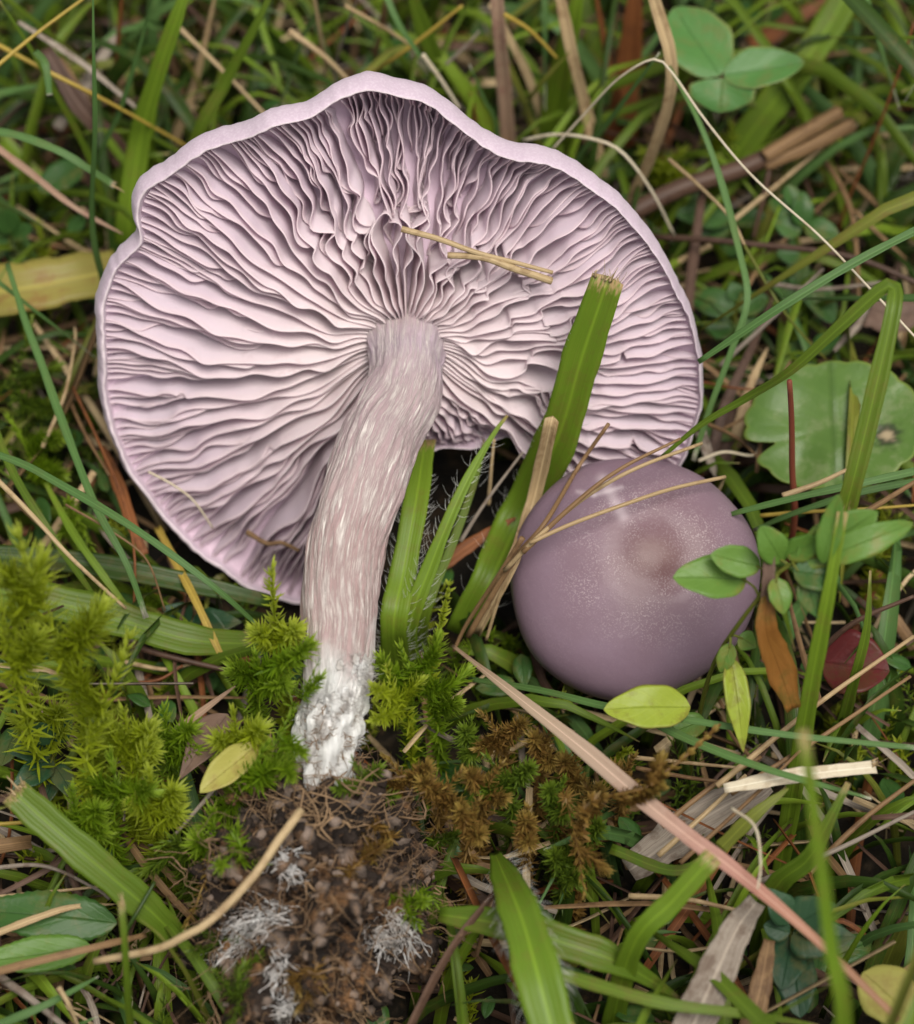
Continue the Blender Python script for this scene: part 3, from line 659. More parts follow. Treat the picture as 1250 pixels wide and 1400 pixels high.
def straw(name, label, cat, mat, pxs, w, ground=None, group=None, taper=.6, n=24, wob=.02):
    pts = [PT(*q) for q in pxs]
    if ground is not None: pts = [np.array((pts[0][0] + ground[0], pts[0][1] + ground[1], -10.0))] + pts
    r = to_mm(w, pts[len(pts) // 2]) * .5; v, q, t, uv = tube_mesh(name, pts, r, n, 8, taper, wob * r * 2, len(COL.objects))
    o0 = pts[0]; bag = Bag(); bag.add(v - o0, q, t, uv, random.random() * .4); o = bag.build(name, mat); o.location = tuple(o0 * MM)
    tag(o, label, cat, group); return o
B, S = blade, straw
g1 = 'grass_blade'; s1 = 'straw'; d1 = 'dead_grass_blade'
#  --- upper left
B(g1, 'long thin upright blue-green blade crossing the yellow dead leaf', 'grass blade', 'blue', [(140,378,22),(126,300,34),(130,180,52),(128,60,66),(127,-40,76)], 10, (2,4))
B(g1, 'slim green blade beside the long upright blue-green one', 'grass blade', 'blue', [(132,240,18),(165,150,34),(195,50,48),(212,-20,58)], 11, (0,6))
B(g1, 'broad bright green blade rising behind the cap\'s left shoulder', 'grass blade', 'bright', [(176,330,10),(190,200,25),(216,100,38),(250,0,50),(270,-70,56)], 38, (0,5), fold=.3)
B(g1, 'dark green blade slanting up above the cap\'s left shoulder', 'grass blade', 'green', [(262,215,22),(310,110,36),(350,35,46),(385,-40,54)], 25, (-3,6), fold=.35)
B(g1, 'short pointed green blade close behind the left cap rim', 'grass blade', 'bright', [(205,245,14),(208,180,24),(216,115,32)], 18, (0,3))
B(g1, 'long leaning green blade passing the bent pale tip', 'grass blade', 'green', [(155,310,10),(120,210,26),(72,120,40),(35,55,48),(-8,-10,56)], 12, (4,4))
B(g1, 'bent grass tip ending in a torn whitish end', 'grass blade', 'blue', [(48,70,50),(62,88,50),(68,130,47)], 11, taper=(.9,.7))
S(s1, 'long thin yellow straw reaching behind the cap\'s left rim', 'straw', 'yellow', [(-20,52,44),(60,95,42),(130,130,38),(200,168,30),(270,208,20)], 7)
S(s1, 'fine yellow straw crossing over the grey straw tip', 'straw', 'yellow', [(-10,95,50),(50,46,52),(120,-6,54)], 6)
B(g1, 'blue-green blade with broken pale end lying above the yellow leaf', 'grass blade', 'blue', [(-30,178,44),(20,184,44),(80,206,43),(120,230,41),(157,254,38)], 12, taper=(1,.75), fray=5)
B(d1, 'long tapering pale brown straw pointing at the notch in the cap', 'straw', 'purplestraw', [(-20,190,34),(40,235,33),(100,282,31),(168,320,27)], 10, taper=(1,.2), fold=.5)
B(d1, 'grey-white flat straw under the fine yellow straw', 'straw', 'grey', [(25,30,40),(70,58,38),(120,92,36),(190,150,30)], 9, taper=(.6,.5))
B(d1, 'wide purplish brown dead blade under the long yellow straw', 'dead grass', 'brown', [(62,66,30),(110,145,24),(160,200,18),(215,262,10)], 28, taper=(.6,.5), fold=.5)
B(d1, 'tan dead blade lying along the wide purplish brown one', 'dead grass', 'tan', [(80,80,26),(140,170,20),(200,240,12)], 12)
S(s1, 'rust brown upright stalk behind the long upright blade', 'straw', 'rust', [(152,150,10),(160,70,26),(168,-20,40)], 9, (0,3))
B(d1, 'pale tan flat blade standing behind the cap\'s upper left rim', 'dead grass', 'straw', [(238,205,8),(262,130,18),(280,60,28),(296,-15,38)], 15, (0,3))
S(s1, 'thin tan straw slanting down towards the cap\'s upper rim', 'straw', 'straw', [(243,36,36),(300,92,32),(368,162,26)], 7)
B(g1, 'yellow-green narrow blade beside the broad bright blade', 'grass blade', 'olive', [(292,160,12),(262,95,24),(240,50,30)], 7, (0,3))
B(g1, 'dull blue-green wide blade low in the shade near yellow straw', 'grass blade', 'dark', [(-10,180,14),(60,118,18),(120,80,20)], 26)
B(d1, 'yellow dead leaf blade, broad and flat, touching the left rim', 'dead leaf', 'yellowleaf', [(-40,402,15),(40,392,16),(110,378,16),(165,368,14)], 74, taper=(1,.8), fold=.12, m=7)
S(s1, 'thick yellow-tan stalk below the yellow dead leaf', 'straw', 'olive', [(85,545,6),(110,490,10),(140,425,12)], 13)
S(s1, 'straw bundle strand with dark sheath beside the yellow-tan stalk', 'straw', 'straw', [(58,612,14),(88,540,17),(102,470,18),(102,448,18)], 6)
B(g1, 'blue-green blade curving through moss along the left rim', 'grass blade', 'blue', [(10,360,30),(35,440,29),(58,500,27),(83,570,26),(130,690,25),(173,770,22),(200,845,16)], 12, taper=(.6,.6))
B(g1, 'long arching blue-green blade crossing below the left rim', 'grass blade', 'blue', [(-30,612,34),(30,634,34),(70,655,34),(180,720,33),(290,800,29),(360,862,22)], 12, taper=(.8,.4))
S(s1, 'light straw running down beside the arching blue-green blade', 'straw', 'straw', [(-20,640,30),(40,700,28),(100,765,24),(172,832,16)], 8)
B(g1, 'green blade behind the bright moss plume, leaning right', 'grass blade', 'green', [(-10,575,24),(20,650,24),(70,730,21),(138,828,12)], 12, taper=(.8,.5))
B(g1, 'bright green blade under the arching blue-green blade', 'grass blade', 'bright', [(62,660,16),(100,728,16),(140,785,14),(182,842,10)], 12, taper=(.5,.6))
B(d1, 'rust red flat blade tucked under the left rim', 'dead grass', 'rust', [(140,610,8),(165,670,9),(180,715,9),(198,758,8)], 18, taper=(.5,.6))
S(s1, 'thin orange straw passing over the rust red blade', 'straw', 'rust', [(100,530,15),(140,615,16),(170,690,16),(184,760,14),(183,835,9)], 5)
S(s1, 'thin brown straw parallel to the thin orange straw', 'straw', 'tan', [(90,535,12),(115,590,13),(150,650,13)], 6)
S(s1, 'thin curved brown straw ending on the broad green blade', 'straw', 'tan', [(90,690,24),(150,725,23),(200,765,20),(226,835,13)], 4)
B(d1, 'yellowish straw standing out from under the lower left rim', 'straw', 'yellow', [(215,720,8),(240,768,11),(268,822,12),(305,902,9)], 12, taper=(.8,.7), fold=.5)
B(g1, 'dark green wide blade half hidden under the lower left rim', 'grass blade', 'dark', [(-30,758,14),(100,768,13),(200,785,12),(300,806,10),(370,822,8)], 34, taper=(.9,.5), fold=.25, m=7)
B(g1, 'broad mid green blade lying flat below the lower left rim', 'grass blade', 'green', [(-40,800,16),(60,820,15),(160,845,13),(260,874,11),(350,880,8)], 52, taper=(.9,.6), fold=.2, m=7)
S('twig', 'dark brown twig lying below the broad mid green blade', 'twig', 'brown', [(170,880,9),(240,900,9),(345,925,8)], 10)
S(s1, 'tan straw under the dark twig', 'straw', 'straw', [(170,905,6),(225,915,6),(262,908,7)], 7)
S(s1, 'brown straw forking below the dark twig', 'straw', 'rust', [(160,935,6),(215,930,7),(250,910,8)], 6)
S(s1, 'thick brown stalk running behind the moss plumes', 'straw', 'tan', [(-20,928,12),(50,950,12),(110,982,10)], 13)
B(d1, 'tan flat blade above the thick brown stalk', 'dead grass', 'straw', [(-20,912,12),(50,915,12),(105,930,10)], 12)
B(g1, 'blue-green narrow blade behind the moss plumes', 'grass blade', 'blue', [(-20,915,15),(60,925,14),(130,935,11)], 10)
B(d1, 'streaked red and tan blade leaning out of the moss', 'dead grass', 'purplestraw', [(205,1030,6),(260,985,12),(322,938,16)], 13)
B(g1, 'cut green blade with frayed brown end near serrated leaf', 'grass blade', 'green', [(250,1290,10),(200,1240,16),(120,1172,22),(62,1122,25),(18,1082,27)], [30,44,46,46,42], taper=(1,.8), fold=.25, fray=12, m=7)
S(s1, 'yellow straw passing behind the cut green blade', 'straw', 'yellow', [(-20,1128,15),(60,1122,15),(145,1114,13)], 6)
S(s1, 'grey straw bending under the cut green blade', 'straw', 'grey', [(-20,1188,12),(60,1184,13),(130,1215,11),(150,1230,10)], 7)
S(s1, 'thin tan straw below the bending grey straw', 'straw', 'straw', [(-20,1228,12),(60,1220,12),(135,1212,11)], 6)
B(d1, 'folded tan blade lying on the serrated leaf', 'dead grass', 'straw', [(-20,1282,14),(50,1255,15),(100,1240,14),(160,1236,11)], 10)
B(d1, 'tan flattened stalk crossing behind the slim green shoot', 'dead grass', 'tan', [(-30,1335,18),(60,1312,19),(150,1290,18),(200,1278,14)], 11, taper=(1,.6))
S(s1, 'long jointed pale straw resting on the soil clump', 'straw', 'straw', [(412,1108,32),(380,1150,32),(345,1200,31),(290,1257,30),(255,1278,29),(215,1297,27),(130,1314,24)], 13, taper=.75)
S(s1, 'grey straw leaning across the yellow seed leaf', 'straw', 'grey', [(348,1008,24),(300,1070,22),(238,1142,18)], 8)
B(g1, 'slim upright green shoot with whitish withered tip', 'grass blade', 'green', [(180,1410,14),(174,1340,24),(170,1280,30),(166,1232,33)], [10,11,12,10,9], (0,-3), fold=.6, fray=3)
B(g1, 'small yellow-green blade with pale split tip by the rootlets', 'grass blade', 'olive', [(262,1345,14),(235,1300,22),(215,1275,24),(192,1258,26)], 9, (3,0))
S('dark_stem', 'thin dark blue-green stem behind the slim green shoot', 'stem', 'dark', [(150,1310,12),(180,1260,17),(212,1205,19)], 8)
B(g1, 'blue-green blade crossing under the tan flattened stalk', 'grass blade', 'blue', [(-20,1408,16),(60,1375,17),(135,1335,16)], 12)
S(s1, 'stout grey-brown stalk sloping down below the blue-green blade', 'straw', 'grey', [(-20,1322,12),(40,1365,12),(95,1410,10)], 14)
S(s1, 'small tan straw stub standing beside the stout grey-brown stalk', 'straw', 'straw', [(80,1350,20),(95,1375,18),(108,1405,14)], 8)
#  --- upper middle
B(g1, 'broad green blade behind the top of the cap', 'grass blade', 'green', [(612,160,10),(596,90,24),(575,30,34),(552,-40,44)], 38, (0,4), fold=.3)
B(d1, 'thin blade, green above and bleached below, at the cap\'s top', 'grass blade', 'blue', [(522,-20,46),(545,32,42),(570,70,38),(590,98,34)], 9)
S(s1, 'bleached white straw touching the upper rim', 'straw', 'pale', [(578,75,38),(600,105,34),(628,148,28)], 7)
B(d1, 'pinkish upright stalk with red streaks behind the upper rim', 'dead grass', 'purplestraw', [(694,200,10),(688,110,26),(682,40,38),(678,-30,48)], 22, (0,4), fold=.6, taper=(1,.7))
B(d1, 'tan blade crossing behind the pinkish upright stalk', 'dead grass', 'straw', [(742,165,14),(722,105,24),(692,45,34),(670,5,40)], 14, taper=(.8,.6))
B(d1, 'long tan blade with dark edge beside the broad green one', 'dead grass', 'straw', [(822,240,10),(803,160,20),(782,75,34),(762,-20,46)], 18, (0,4), fold=.5, taper=(1,.8))
B(g1, 'broad flat green blade between the tan stalks', 'grass blade', 'bright', [(750,205,8),(765,110,24),(785,20,38),(800,-50,46)], 42, (0,4), fold=.2)
B(d1, 'dark rust blade standing beside the wide orange one', 'dead grass', 'rust', [(845,150,10),(832,85,22),(818,10,34),(812,-30,40)], 14, (0,3))
B(d1, 'wide orange-brown dead blade behind the folded straw', 'dead grass', 'rust', [(848,190,4),(858,100,16),(866,20,28),(870,-40,36)], 44, (0,3), fold=.3)
S('white_strand', 'hair-thin white straw arching over the clover and twig', 'straw', 'pale', [(752,208,34),(800,155,42),(845,108,50),(893,81,55),(918,98,54),(965,165,50),(1030,242,48),(1120,322,46),(1190,395,46),(1260,470,44)], 3.4, taper=.9, n=50)
B(d1, 'twisted folded straw with dark streaks beside the clover', 'dead grass', 'straw', [(862,290,12),(890,215,26),(914,140,38),(917,80,46),(900,20,52),(885,-30,58)], [14,16,17,15,17,18], (2,4), fold=.7)
B(g1, 'narrow green blade leaning under the white strand', 'grass blade', 'blue', [(785,232,18),(830,170,32),(868,118,42),(902,72,50)], 13, (-2,4))
S(s1, 'thin white arched straw resting behind the right cap rim', 'straw', 'pale', [(715,192,30),(760,184,34),(810,190,36),(850,208,35),(890,260,29),(922,322,20)], 5, taper=.8)
B(g1, 'thin pointed blade just behind the upper rim', 'grass blade', 'blue', [(680,185,20),(662,135,30),(642,88,38)], 9, (0,4))
S(s1, 'yellow straw crossing the broad green blade', 'straw', 'yellow', [(500,104,26),(560,65,34),(632,8,42)], 7)
S(s1, 'tan straw slanting to the cap\'s top from the thin stalk', 'straw', 'straw', [(395,42,36),(440,75,33),(478,112,28)], 9)
S(s1, 'thin tan straw crossing the yellow straw', 'straw', 'straw', [(472,8,42),(520,35,38),(562,62,34)], 6)
S(s1, 'upright tan straw above the cap\'s upper left rim', 'straw', 'straw', [(448,125,16),(440,60,30),(428,-15,42)], 7, (0,3))
S(s1, 'leaning grey straw above the cap\'s upper left rim', 'straw', 'grey', [(458,112,20),(470,50,32),(492,-10,44)], 6, (0,3))
S(s1, 'short straw between the broad green blades', 'straw', 'yellow', [(690,20,44),(725,42,40),(762,80,34)], 7)
S(s1, 'short orange straw stub at the upper rim', 'straw', 'rust', [(650,165,16),(647,145,20),(645,128,24)], 7)
B(d1, 'pair of brown stalks behind the yellow straw', 'dead grass', 'tan', [(512,95,10),(522,40,22),(530,-15,32)], 20, (0,3))
S(s1, 'short grey straw in front of the broad green blade', 'straw', 'grey', [(610,88,30),(640,60,34),(656,42,36)], 5)
B(g1, 'green blade hugging the cap\'s upper right rim', 'grass blade', 'olive', [(712,160,20),(735,120,30),(780,70,38)], 9)
#  --- upper right
B(g1, 'large smooth green blade sloping behind the clover', 'grass blade', 'bright', [(985,250,8),(1020,190,16),(1080,110,24),(1130,40,30),(1175,-40,36)], 48, (-3,4), fold=.15, taper=(.9,.8), m=7)
TW = S('twig', 'thick brown hollow stalk with split end beneath the white strand', 'twig', 'brown', [(862,292,18),(930,258,20),(1000,235,21),(1055,212,22)], 27, taper=.95)
TS1 = B('split_end', 'split upper half of the brown hollow stalk', 'twig', 'tan', [(1045,212,24),(1095,182,25),(1150,150,26)], [20,22,20], fold=-.8, thick=.5)
TS2 = B('split_end', 'split lower half of the brown hollow stalk, ragged grey end', 'twig', 'tan', [(1045,224,22),(1105,198,23),(1168,166,24)], [18,22,22], fold=-.8, thick=.5, fray=4)
for o_ in (TS1, TS2):
    o_.parent = TW; o_.location = o_.location - TW.location; del o_['category']; del o_['label']
for c_ in list(TS2.children): c_.parent = TW; c_.location = TS2.location
B(d1, 'orange-brown dead blade behind the clover\'s right leaflet', 'dead grass', 'rust', [(1025,62,14),(1070,38,17),(1135,-5,20)], 26)
B(d1, 'wide brown dead leaf behind the large smooth blade', 'dead leaf', 'brown', [(1040,70,8),(1090,50,9),(1125,20,10)], 40)
B(g1, 'thin blue-green blade bending past the right rim to the small cap', 'grass blade', 'blue', [(915,90,46),(955,165,44),(985,245,40),(1010,340,36),(1022,410,33),(1000,480,28),(970,560,22),(948,630,16)], 10, taper=(.5,.7), n=40)
S(s1, 'thin straw crossing the bending blue-green blade', 'straw', 'straw', [(915,218,34),(960,258,34),(1000,300,33),(1018,335,32)], 6)
S(s1, 'fine yellow-green stalk running to the round leaf', 'straw', 'olive', [(1010,322,32),(1060,408,28),(1095,455,24),(1130,492,20)], 5)
S(s1, 'dark purple-brown straw running right from the cap rim', 'straw', 'brown', [(895,324,16),(970,328,18),(1040,335,19),(1110,342,20),(1180,356,20),(1265,392,18)], 9, taper=.9)
B(g1, 'blue-green blade slanting up across the white strand', 'grass blade', 'blue', [(955,495,42),(1010,458,46),(1080,412,50),(1170,358,53),(1270,306,55)], 13, taper=(.6,.9), fold=.5)
B(g1, 'tall blade folded sharply over at its bend above round leaf', 'grass blade', 'green', [(905,625,30),(960,580,36),(1020,545,42),(1080,508,50),(1150,445,58),(1205,396,63),(1222,392,63.5),(1222,420,63),(1205,500,58),(1185,585,52),(1165,665,46),(1150,720,40)], [6,9,11,13,15,17,20,24,26,28,29,30], n=60, fold=.6)
S('flower_stalk', 'upright dark red stalk standing before the round leaf', 'stem', 'redstem', [(1085,720,14),(1083,640,26),(1082,570,36),(1079,520,43)], 12, (0,3))
S(s1, 'thin red-brown stalk leaning at the dark right edge', 'straw', 'rust', [(1152,295,10),(1195,190,26),(1230,95,38),(1250,30,46)], 6, (0,3))
S(s1, 'bent brown stalk between the small herb leaves', 'straw', 'tan', [(1118,205,16),(1150,255,17),(1168,310,16),(1175,430,10)], 9)
S(s1, 'brown stalk dropping from the hollow stalk', 'straw', 'brown', [(1055,208,22),(1048,250,19),(1030,325,12)], 9)
S(s1, 'yellowish straw running between herb leaves', 'straw', 'straw', [(1002,302,16),(1060,255,18),(1140,190,20)], 7)
S(s1, 'short yellowish straw at the right rim', 'straw', 'straw', [(905,372,10),(938,352,13),(972,336,15)], 11)
S(s1, 'whitish straw lying under the slanting blue-green blade', 'straw', 'grey', [(1050,388,16),(1120,395,17),(1205,386,17)], 7)
S(s1, 'grey straw leaning over the herb leaves', 'straw', 'grey', [(985,500,16),(1050,440,20),(1125,368,22)], 7)
B(d1, 'brown dead blade standing by the right rim', 'dead grass', 'brown', [(968,650,6),(990,560,10),(1030,470,13),(1060,400,14)], 15)
B(d1, 'purple-brown flat blade beside the brown dead blade', 'dead grass', 'brown', [(985,650,6),(1000,580,8),(1012,540,9)], 22)
B(d1, 'tan crumpled blade pointing at the round leaf', 'dead grass', 'straw', [(1005,600,8),(1025,530,12),(1050,475,13)], 14)
B(d1, 'grey-brown dead blade between the caps and the round leaf', 'dead grass', 'grey', [(958,590,10),(968,620,10),(980,655,8)], 16)
S(s1, 'rust straw near the round leaf\'s stalk', 'straw', 'rust', [(958,522,12),(1000,530,14),(1038,533,14)], 5)
S(s1, 'pale thin straw hooking beside the small cap', 'straw', 'pale', [(955,630,14),(990,618,15),(1030,622,14),(1040,600,14)], 5)
S(s1, 'thin brown straw near the round leaf\'s lower edge', 'straw', 'tan', [(968,580,14),(1010,600,15),(1050,640,13)], 6)
B(g1, 'blue-green blade pointing at the small cap from the right', 'grass blade', 'blue', [(1270,640,32),(1180,660,32),(1090,680,30),(1010,700,26),(985,708,22)], 11, taper=(1,.5))
B(g1, 'second blue-green blade below the round leaf', 'grass blade', 'blue', [(1270,655,26),(1180,672,26),(1090,700,22),(1030,725,16)], 10, taper=(1,.5))
S(s1, 'yellow straw crossing under the round leaf', 'straw', 'yellow', [(1040,705,18),(1100,700,20),(1180,696,21),(1265,690,20)], 6)
S(s1, 'pale straw in front of the round leaf\'s lower edge', 'straw', 'straw', [(1070,678,28),(1120,660,29),(1158,642,29)], 9)
B(d1, 'brown flat dead leaf at the right edge above the round leaf', 'dead leaf', 'brownleaf', [(1190,420,14),(1225,430,14),(1270,425,14)], 60)
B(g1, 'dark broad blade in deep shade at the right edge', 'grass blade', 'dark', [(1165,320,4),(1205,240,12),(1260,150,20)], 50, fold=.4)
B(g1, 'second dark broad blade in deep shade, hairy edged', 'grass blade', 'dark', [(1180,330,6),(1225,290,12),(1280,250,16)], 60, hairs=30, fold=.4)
#  --- middle
B(g1, 'thick cut green blade with frayed brown end over the gills', 'grass blade', 'bright', [(630,870,4),(672,790,12),(712,705,1004),(765,592,1007),(795,490,1009),(832,380,1010)], [46,56,60,60,54,50,46], hairs=60, fray=26, fold=.28, taper=(1,1), m=7, thick=.25)
B(g1, 'upright hairy green blade just right of the stem', 'grass blade', 'bright', [(538,862,14),(552,780,18),(568,690,22),(582,600,22)], [34,38,36,30], (1,4), hairs=170, fold=.2, m=7)
B(g1, 'leaning hairy green blade with pointed tip under the gills', 'grass blade', 'bright', [(560,862,12),(590,770,20),(632,670,26),(672,598,29),(694,568,30)], [18,24,24,16,4], (1,3), hairs=150, fold=.4)
B(g1, 'narrow dark green blade behind the leaning hairy one', 'grass blade', 'green', [(580,845,8),(620,740,14),(652,650,18),(662,600,19)], 16, (0,3), hairs=30)
B(d1, 'stiff brown stalk against the thick cut blade', 'dead grass', 'straw', [(652,868,10),(700,770,22),(728,690,1009),(755,573,1012)], [10,18,20,20], fold=.6, taper=(1,.9), thick=.4)
S(s1, 'forked brown straw reaching up over the small cap\'s edge', 'straw', 'tan', [(640,870,12),(700,770,24),(745,715,30),(790,640,1012),(832,580,1012)], 9)
S(s1, 'long straw lying from the stalk base along the small cap', 'straw', 'straw', [(690,780,24),(735,735,30),(800,680,33),(870,640,36),(960,606,34)], 7, taper=.7)
S(s1, 'short forked straw resting against the right gills', 'straw', 'tan', [(715,755,28),(790,685,34),(850,640,37),(930,600,38)], 8, taper=.5)
S(s1, 'thin pale straw draped across the small cap', 'straw', 'straw', [(725,742,30),(780,717,31.5),(850,691,32.2),(920,668,31.5),(992,652,29)], 6, taper=.9)
S(s1, 'tan straw fanning down from the stalk base', 'straw', 'tan', [(715,735,26),(680,790,20),(640,850,12),(620,890,8)], 8)
S(s1, 'pale straw hanging beside the small cap', 'straw', 'straw', [(712,750,24),(685,810,18),(665,875,10)], 7)
B(d1, 'rust flat blade lying behind the hairy green blades', 'dead grass', 'rust', [(600,775,8),(650,740,10),(705,708,12)], 20)
S(s1, 'fine pale straw between the hairy blades and the cut blade', 'straw', 'grey', [(630,740,14),(665,685,18),(715,618,22)], 6)
S(s1, 'upright pale straw below the gills', 'straw', 'straw', [(668,690,12),(672,640,18),(676,600,22)], 6)
S(s1, 'split tan straw stuck across the wavy gills', 'straw', 'straw', [(549,313,1003.2),(600,327,1003.4),(650,345,1003.4),(700,358,1003.2),(756,373,1003)], 9, taper=.6)
S(s1, 'second tan straw stuck below the split one on the gills', 'straw', 'straw', [(612,349,1003),(660,352,1003.4),(700,366,1003.6),(754,384,1003.2)], 9, taper=1.2)
S(s1, 'hair-thin cream straw lying on the lower left gills', 'straw', 'pale', [(203,645,1002.0),(235,662,1002.6),(265,685,1002.8),(291,722,1002.4)], 3.5, taper=.8)
S(s1, 'small brown straw scrap on the gills beside the stem', 'straw', 'tan', [(337,727,1002.6),(365,743,1003),(385,742,1003),(409,753,1003)], 8, taper=.6)
#  --- lower right
B(d1, 'long flat straw fading from tan to pink and orange', 'dead grass', 'pinkstraw', [(618,882,14),(660,915,20),(720,962,24),(800,1026,27),(870,1086,29),(950,1150,30),(1000,1186,30),(1100,1270,29),(1230,1395,25)], [5,8,15,22,25,25,21,15,11,8], n=60, fold=.2, thick=.2)
B(g1, 'cut green blade leaning against the pink straw', 'grass blade', 'bright', [(862,1302,22),(920,1232,30),(976,1170,35)], [34,32,30], (-2,-2), fold=.3, fray=3, taper=(1,1))
B(g1, 'drooping hairy green blade in front of the soil clump', 'grass blade', 'bright', [(676,1165,12),(698,1215,24),(716,1262,28),(735,1330,29),(760,1425,26)], [14,40,54,62,64], hairs=180, fold=.25, thick=.25, m=7)
B(g1, 'broad green blade passing behind the drooping hairy one', 'grass blade', 'green', [(600,1250,18),(680,1262,20),(760,1285,21),(845,1315,19),(930,1365,12)], [20,42,50,46,26,4], fold=.3, taper=(1,1), m=7)
B(g1, 'tall soft green blade with tan tip standing over pink straw', 'grass blade', 'bright', [(1150,1440,48),(1135,1290,64),(1118,1150,76),(1098,1000,88)], [30,27,23,14], (0,-4), fold=.5)
B(g1, 'green blade with folded base right of the pink straw', 'grass blade', 'green', [(1055,1225,14),(1105,1175,22),(1135,1120,27),(1160,1070,30)], [24,38,30,8], (0,-2), fold=.5)
B(d1, 'pale cream flat straw end beside the tall soft blade', 'dead grass', 'pale', [(990,1078,22),(1090,1060,24),(1198,1048,24)], [13,20,21,17,19], fold=.35, taper=(1,1), fray=5)
B(g1, 'long blue-green blade with whitish tip below the small cap', 'grass blade', 'blue', [(640,928,10),(740,944,18),(830,966,23),(945,985,26),(1080,1005,27),(1270,1024,27)], 11, taper=(.7,.6), n=40)
B(g1, 'blue-green blade under the lime leaf pointing right', 'grass blade', 'blue', [(850,965,20),(940,1010,24),(1050,1052,26),(1192,1092,27)], 13, taper=(.8,.25), n=30)
B(d1, 'wide grey-brown woody straw under the pink straw', 'dead grass', 'grey', [(860,1190,8),(960,1120,12),(1050,1070,14)], 60, fold=.4, taper=(.6,.5))
for i, (a, b, w_, mt, lb) in enumerate([
    ((900,1170,12),(1020,1060,16),9,'straw','tan straw along the woody straw\'s upper edge'),
    ((905,1130,15),(1040,1035,18),9,'tan','brown straw across the blue-green blade pointing right'),
    ((980,1075,20),(1250,870,24),9,'straw','long tan straw rising to the red leaf'),
    ((1000,1085,17),(1245,925,20),8,'tan','brown straw below the long rising tan straw'),
    ((860,1035,14),(1010,1050,16),7,'straw','straw running under the lime leaf'),
    ((870,1050,12),(1040,1075,14),7,'tan','thin brown straw beneath the lime leaf'),
    ((1040,1205,12),(1250,1110,16),9,'grey','grey straw right of the tall soft blade'),
    ((1100,1200,10),(1260,1060,14),10,'tan','brown straw right of the folded green blade'),
    ((860,1225,12),(1010,1245,14),9,'straw','straw behind the leaning cut blade'),
    ((930,1180,18),(1110,1010,20),7,'tan','thin brown straw crossing the cream straw end')]):
    S(s1, lb, 'straw', mt, [a, ((a[0]+b[0])/2+random.uniform(-6,6), (a[1]+b[1])/2+random.uniform(-6,6), (a[2]+b[2])/2+.5), b], w_)
B(d1, 'weathered grey ribbed dead leaf below the pink straw', 'dead leaf', 'grey', [(940,1420,18),(975,1340,21),(1008,1270,22),(1035,1232,21)], [56,54,44,26], fold=.3, thick=.3, m=9)
B(d1, 'tan flat dead blade beside the grey ribbed leaf', 'dead grass', 'tan', [(1022,1420,14),(1040,1350,17),(1052,1285,18)], [34,30,16], fold=.3)
S(s1, 'curved cream straw looping over the pink straw', 'straw', 'pale', [(1000,1105,32),(1032,1130,34),(1040,1180,34),(1036,1215,33)], 5)
B(g1, 'thin green blade crossing behind the pink straw', 'grass blade', 'green', [(835,1160,14),(930,1190,15),(1010,1140,18),(1075,1075,20)], 16)
B(g1, 'two-toned green and orange blade over the woody straw', 'grass blade', 'olive', [(985,1160,20),(1030,1115,24),(1078,1078,26)], 20)
B(g1, 'blurred green blade along the bottom behind grey leaf', 'grass blade', 'green', [(760,1330,22),(900,1370,23),(1010,1385,22),(1120,1402,18)], 18)
S(s1, 'dark stem behind the leafy sprig running to the red leaf', 'stem', 'brown', [(1120,890,16),(1170,850,22),(1250,815,26)], 9)
S(s1, 'brown straw from the leaf sprig to the right edge', 'straw', 'tan', [(1150,720,30),(1200,690,34),(1265,650,38)], 10)
B(g1, 'upright green blade in front of the leafy sprig', 'grass blade', 'bright', [(1100,990,26),(1118,890,40),(1135,800,50),(1152,700,58)], [26,28,24,14], (0,-3), fold=.5)
B(g1, 'green blade rising behind the red leaf', 'grass blade', 'green', [(1165,940,18),(1185,860,28),(1190,780,34)], 20, (0,2), fold=.4)

def leaf_geo(L, Wd, cup=.12, bend=.15, shape='oval', notch=0, seed=0, n=18, m=9, serr=0):
    """leaf lying in local XY from the origin along +Y, normal +Z"""
    t = np.linspace(0, 1, n); g = np.random.default_rng(seed)
    if shape == 'oval': w = np.sin(np.pi * t ** .85) ** .62
    elif shape == 'lance': w = np.sin(np.pi * t ** .7) ** .9
    elif shape == 'obov': w = np.sin(np.pi * t ** 1.35) ** .55
    else: w = np.sqrt(np.maximum(0, 1 - (2 * t - 1) ** 2))
    w = np.maximum(w, .03) * (1 + .03 * np.sin(t * 17 + seed)) * Wd * .5
    if serr: w = w * (1 + serr * ((t * n / 2.0) % 1 - .5))
    x = np.linspace(-1, 1, m); X = x[None] * w[:, None]; Y = np.broadcast_to(t[:, None] * L, X.shape).copy()
    if notch: Y = Y - notch * L * (np.abs(x)[None] < .25) * (t[:, None] > .97)
    Z = cup * np.abs(X) ** 1.3 - bend * L * (t[:, None] - .25) ** 2 * np.ones_like(X) + .02 * L * np.sin(t[:, None] * 6 + seed + X * .6)
    top = np.stack([X, Y, Z], -1); th = .16 * (1 - .6 * np.abs(x))[None, :, None]
    bot = top - np.array((0, 0, 1.)) * th
    v = np.concatenate([top, bot[:, ::-1]], 1); k = 2 * m
    uv = np.stack(np.broadcast_arrays((np.concatenate([x, x[::-1]]) * .5 + .5)[None], t[:, None]), -1).reshape(-1, 2)
    rim = np.maximum(np.abs(np.concatenate([x, x[::-1]]))[None] ** 1.5, (np.abs(t - .5) * 2)[:, None] ** 12)
    return v.reshape(-1, 3), grid_faces(n, k, True), uv, np.broadcast_to(rim, (n, k)).ravel()
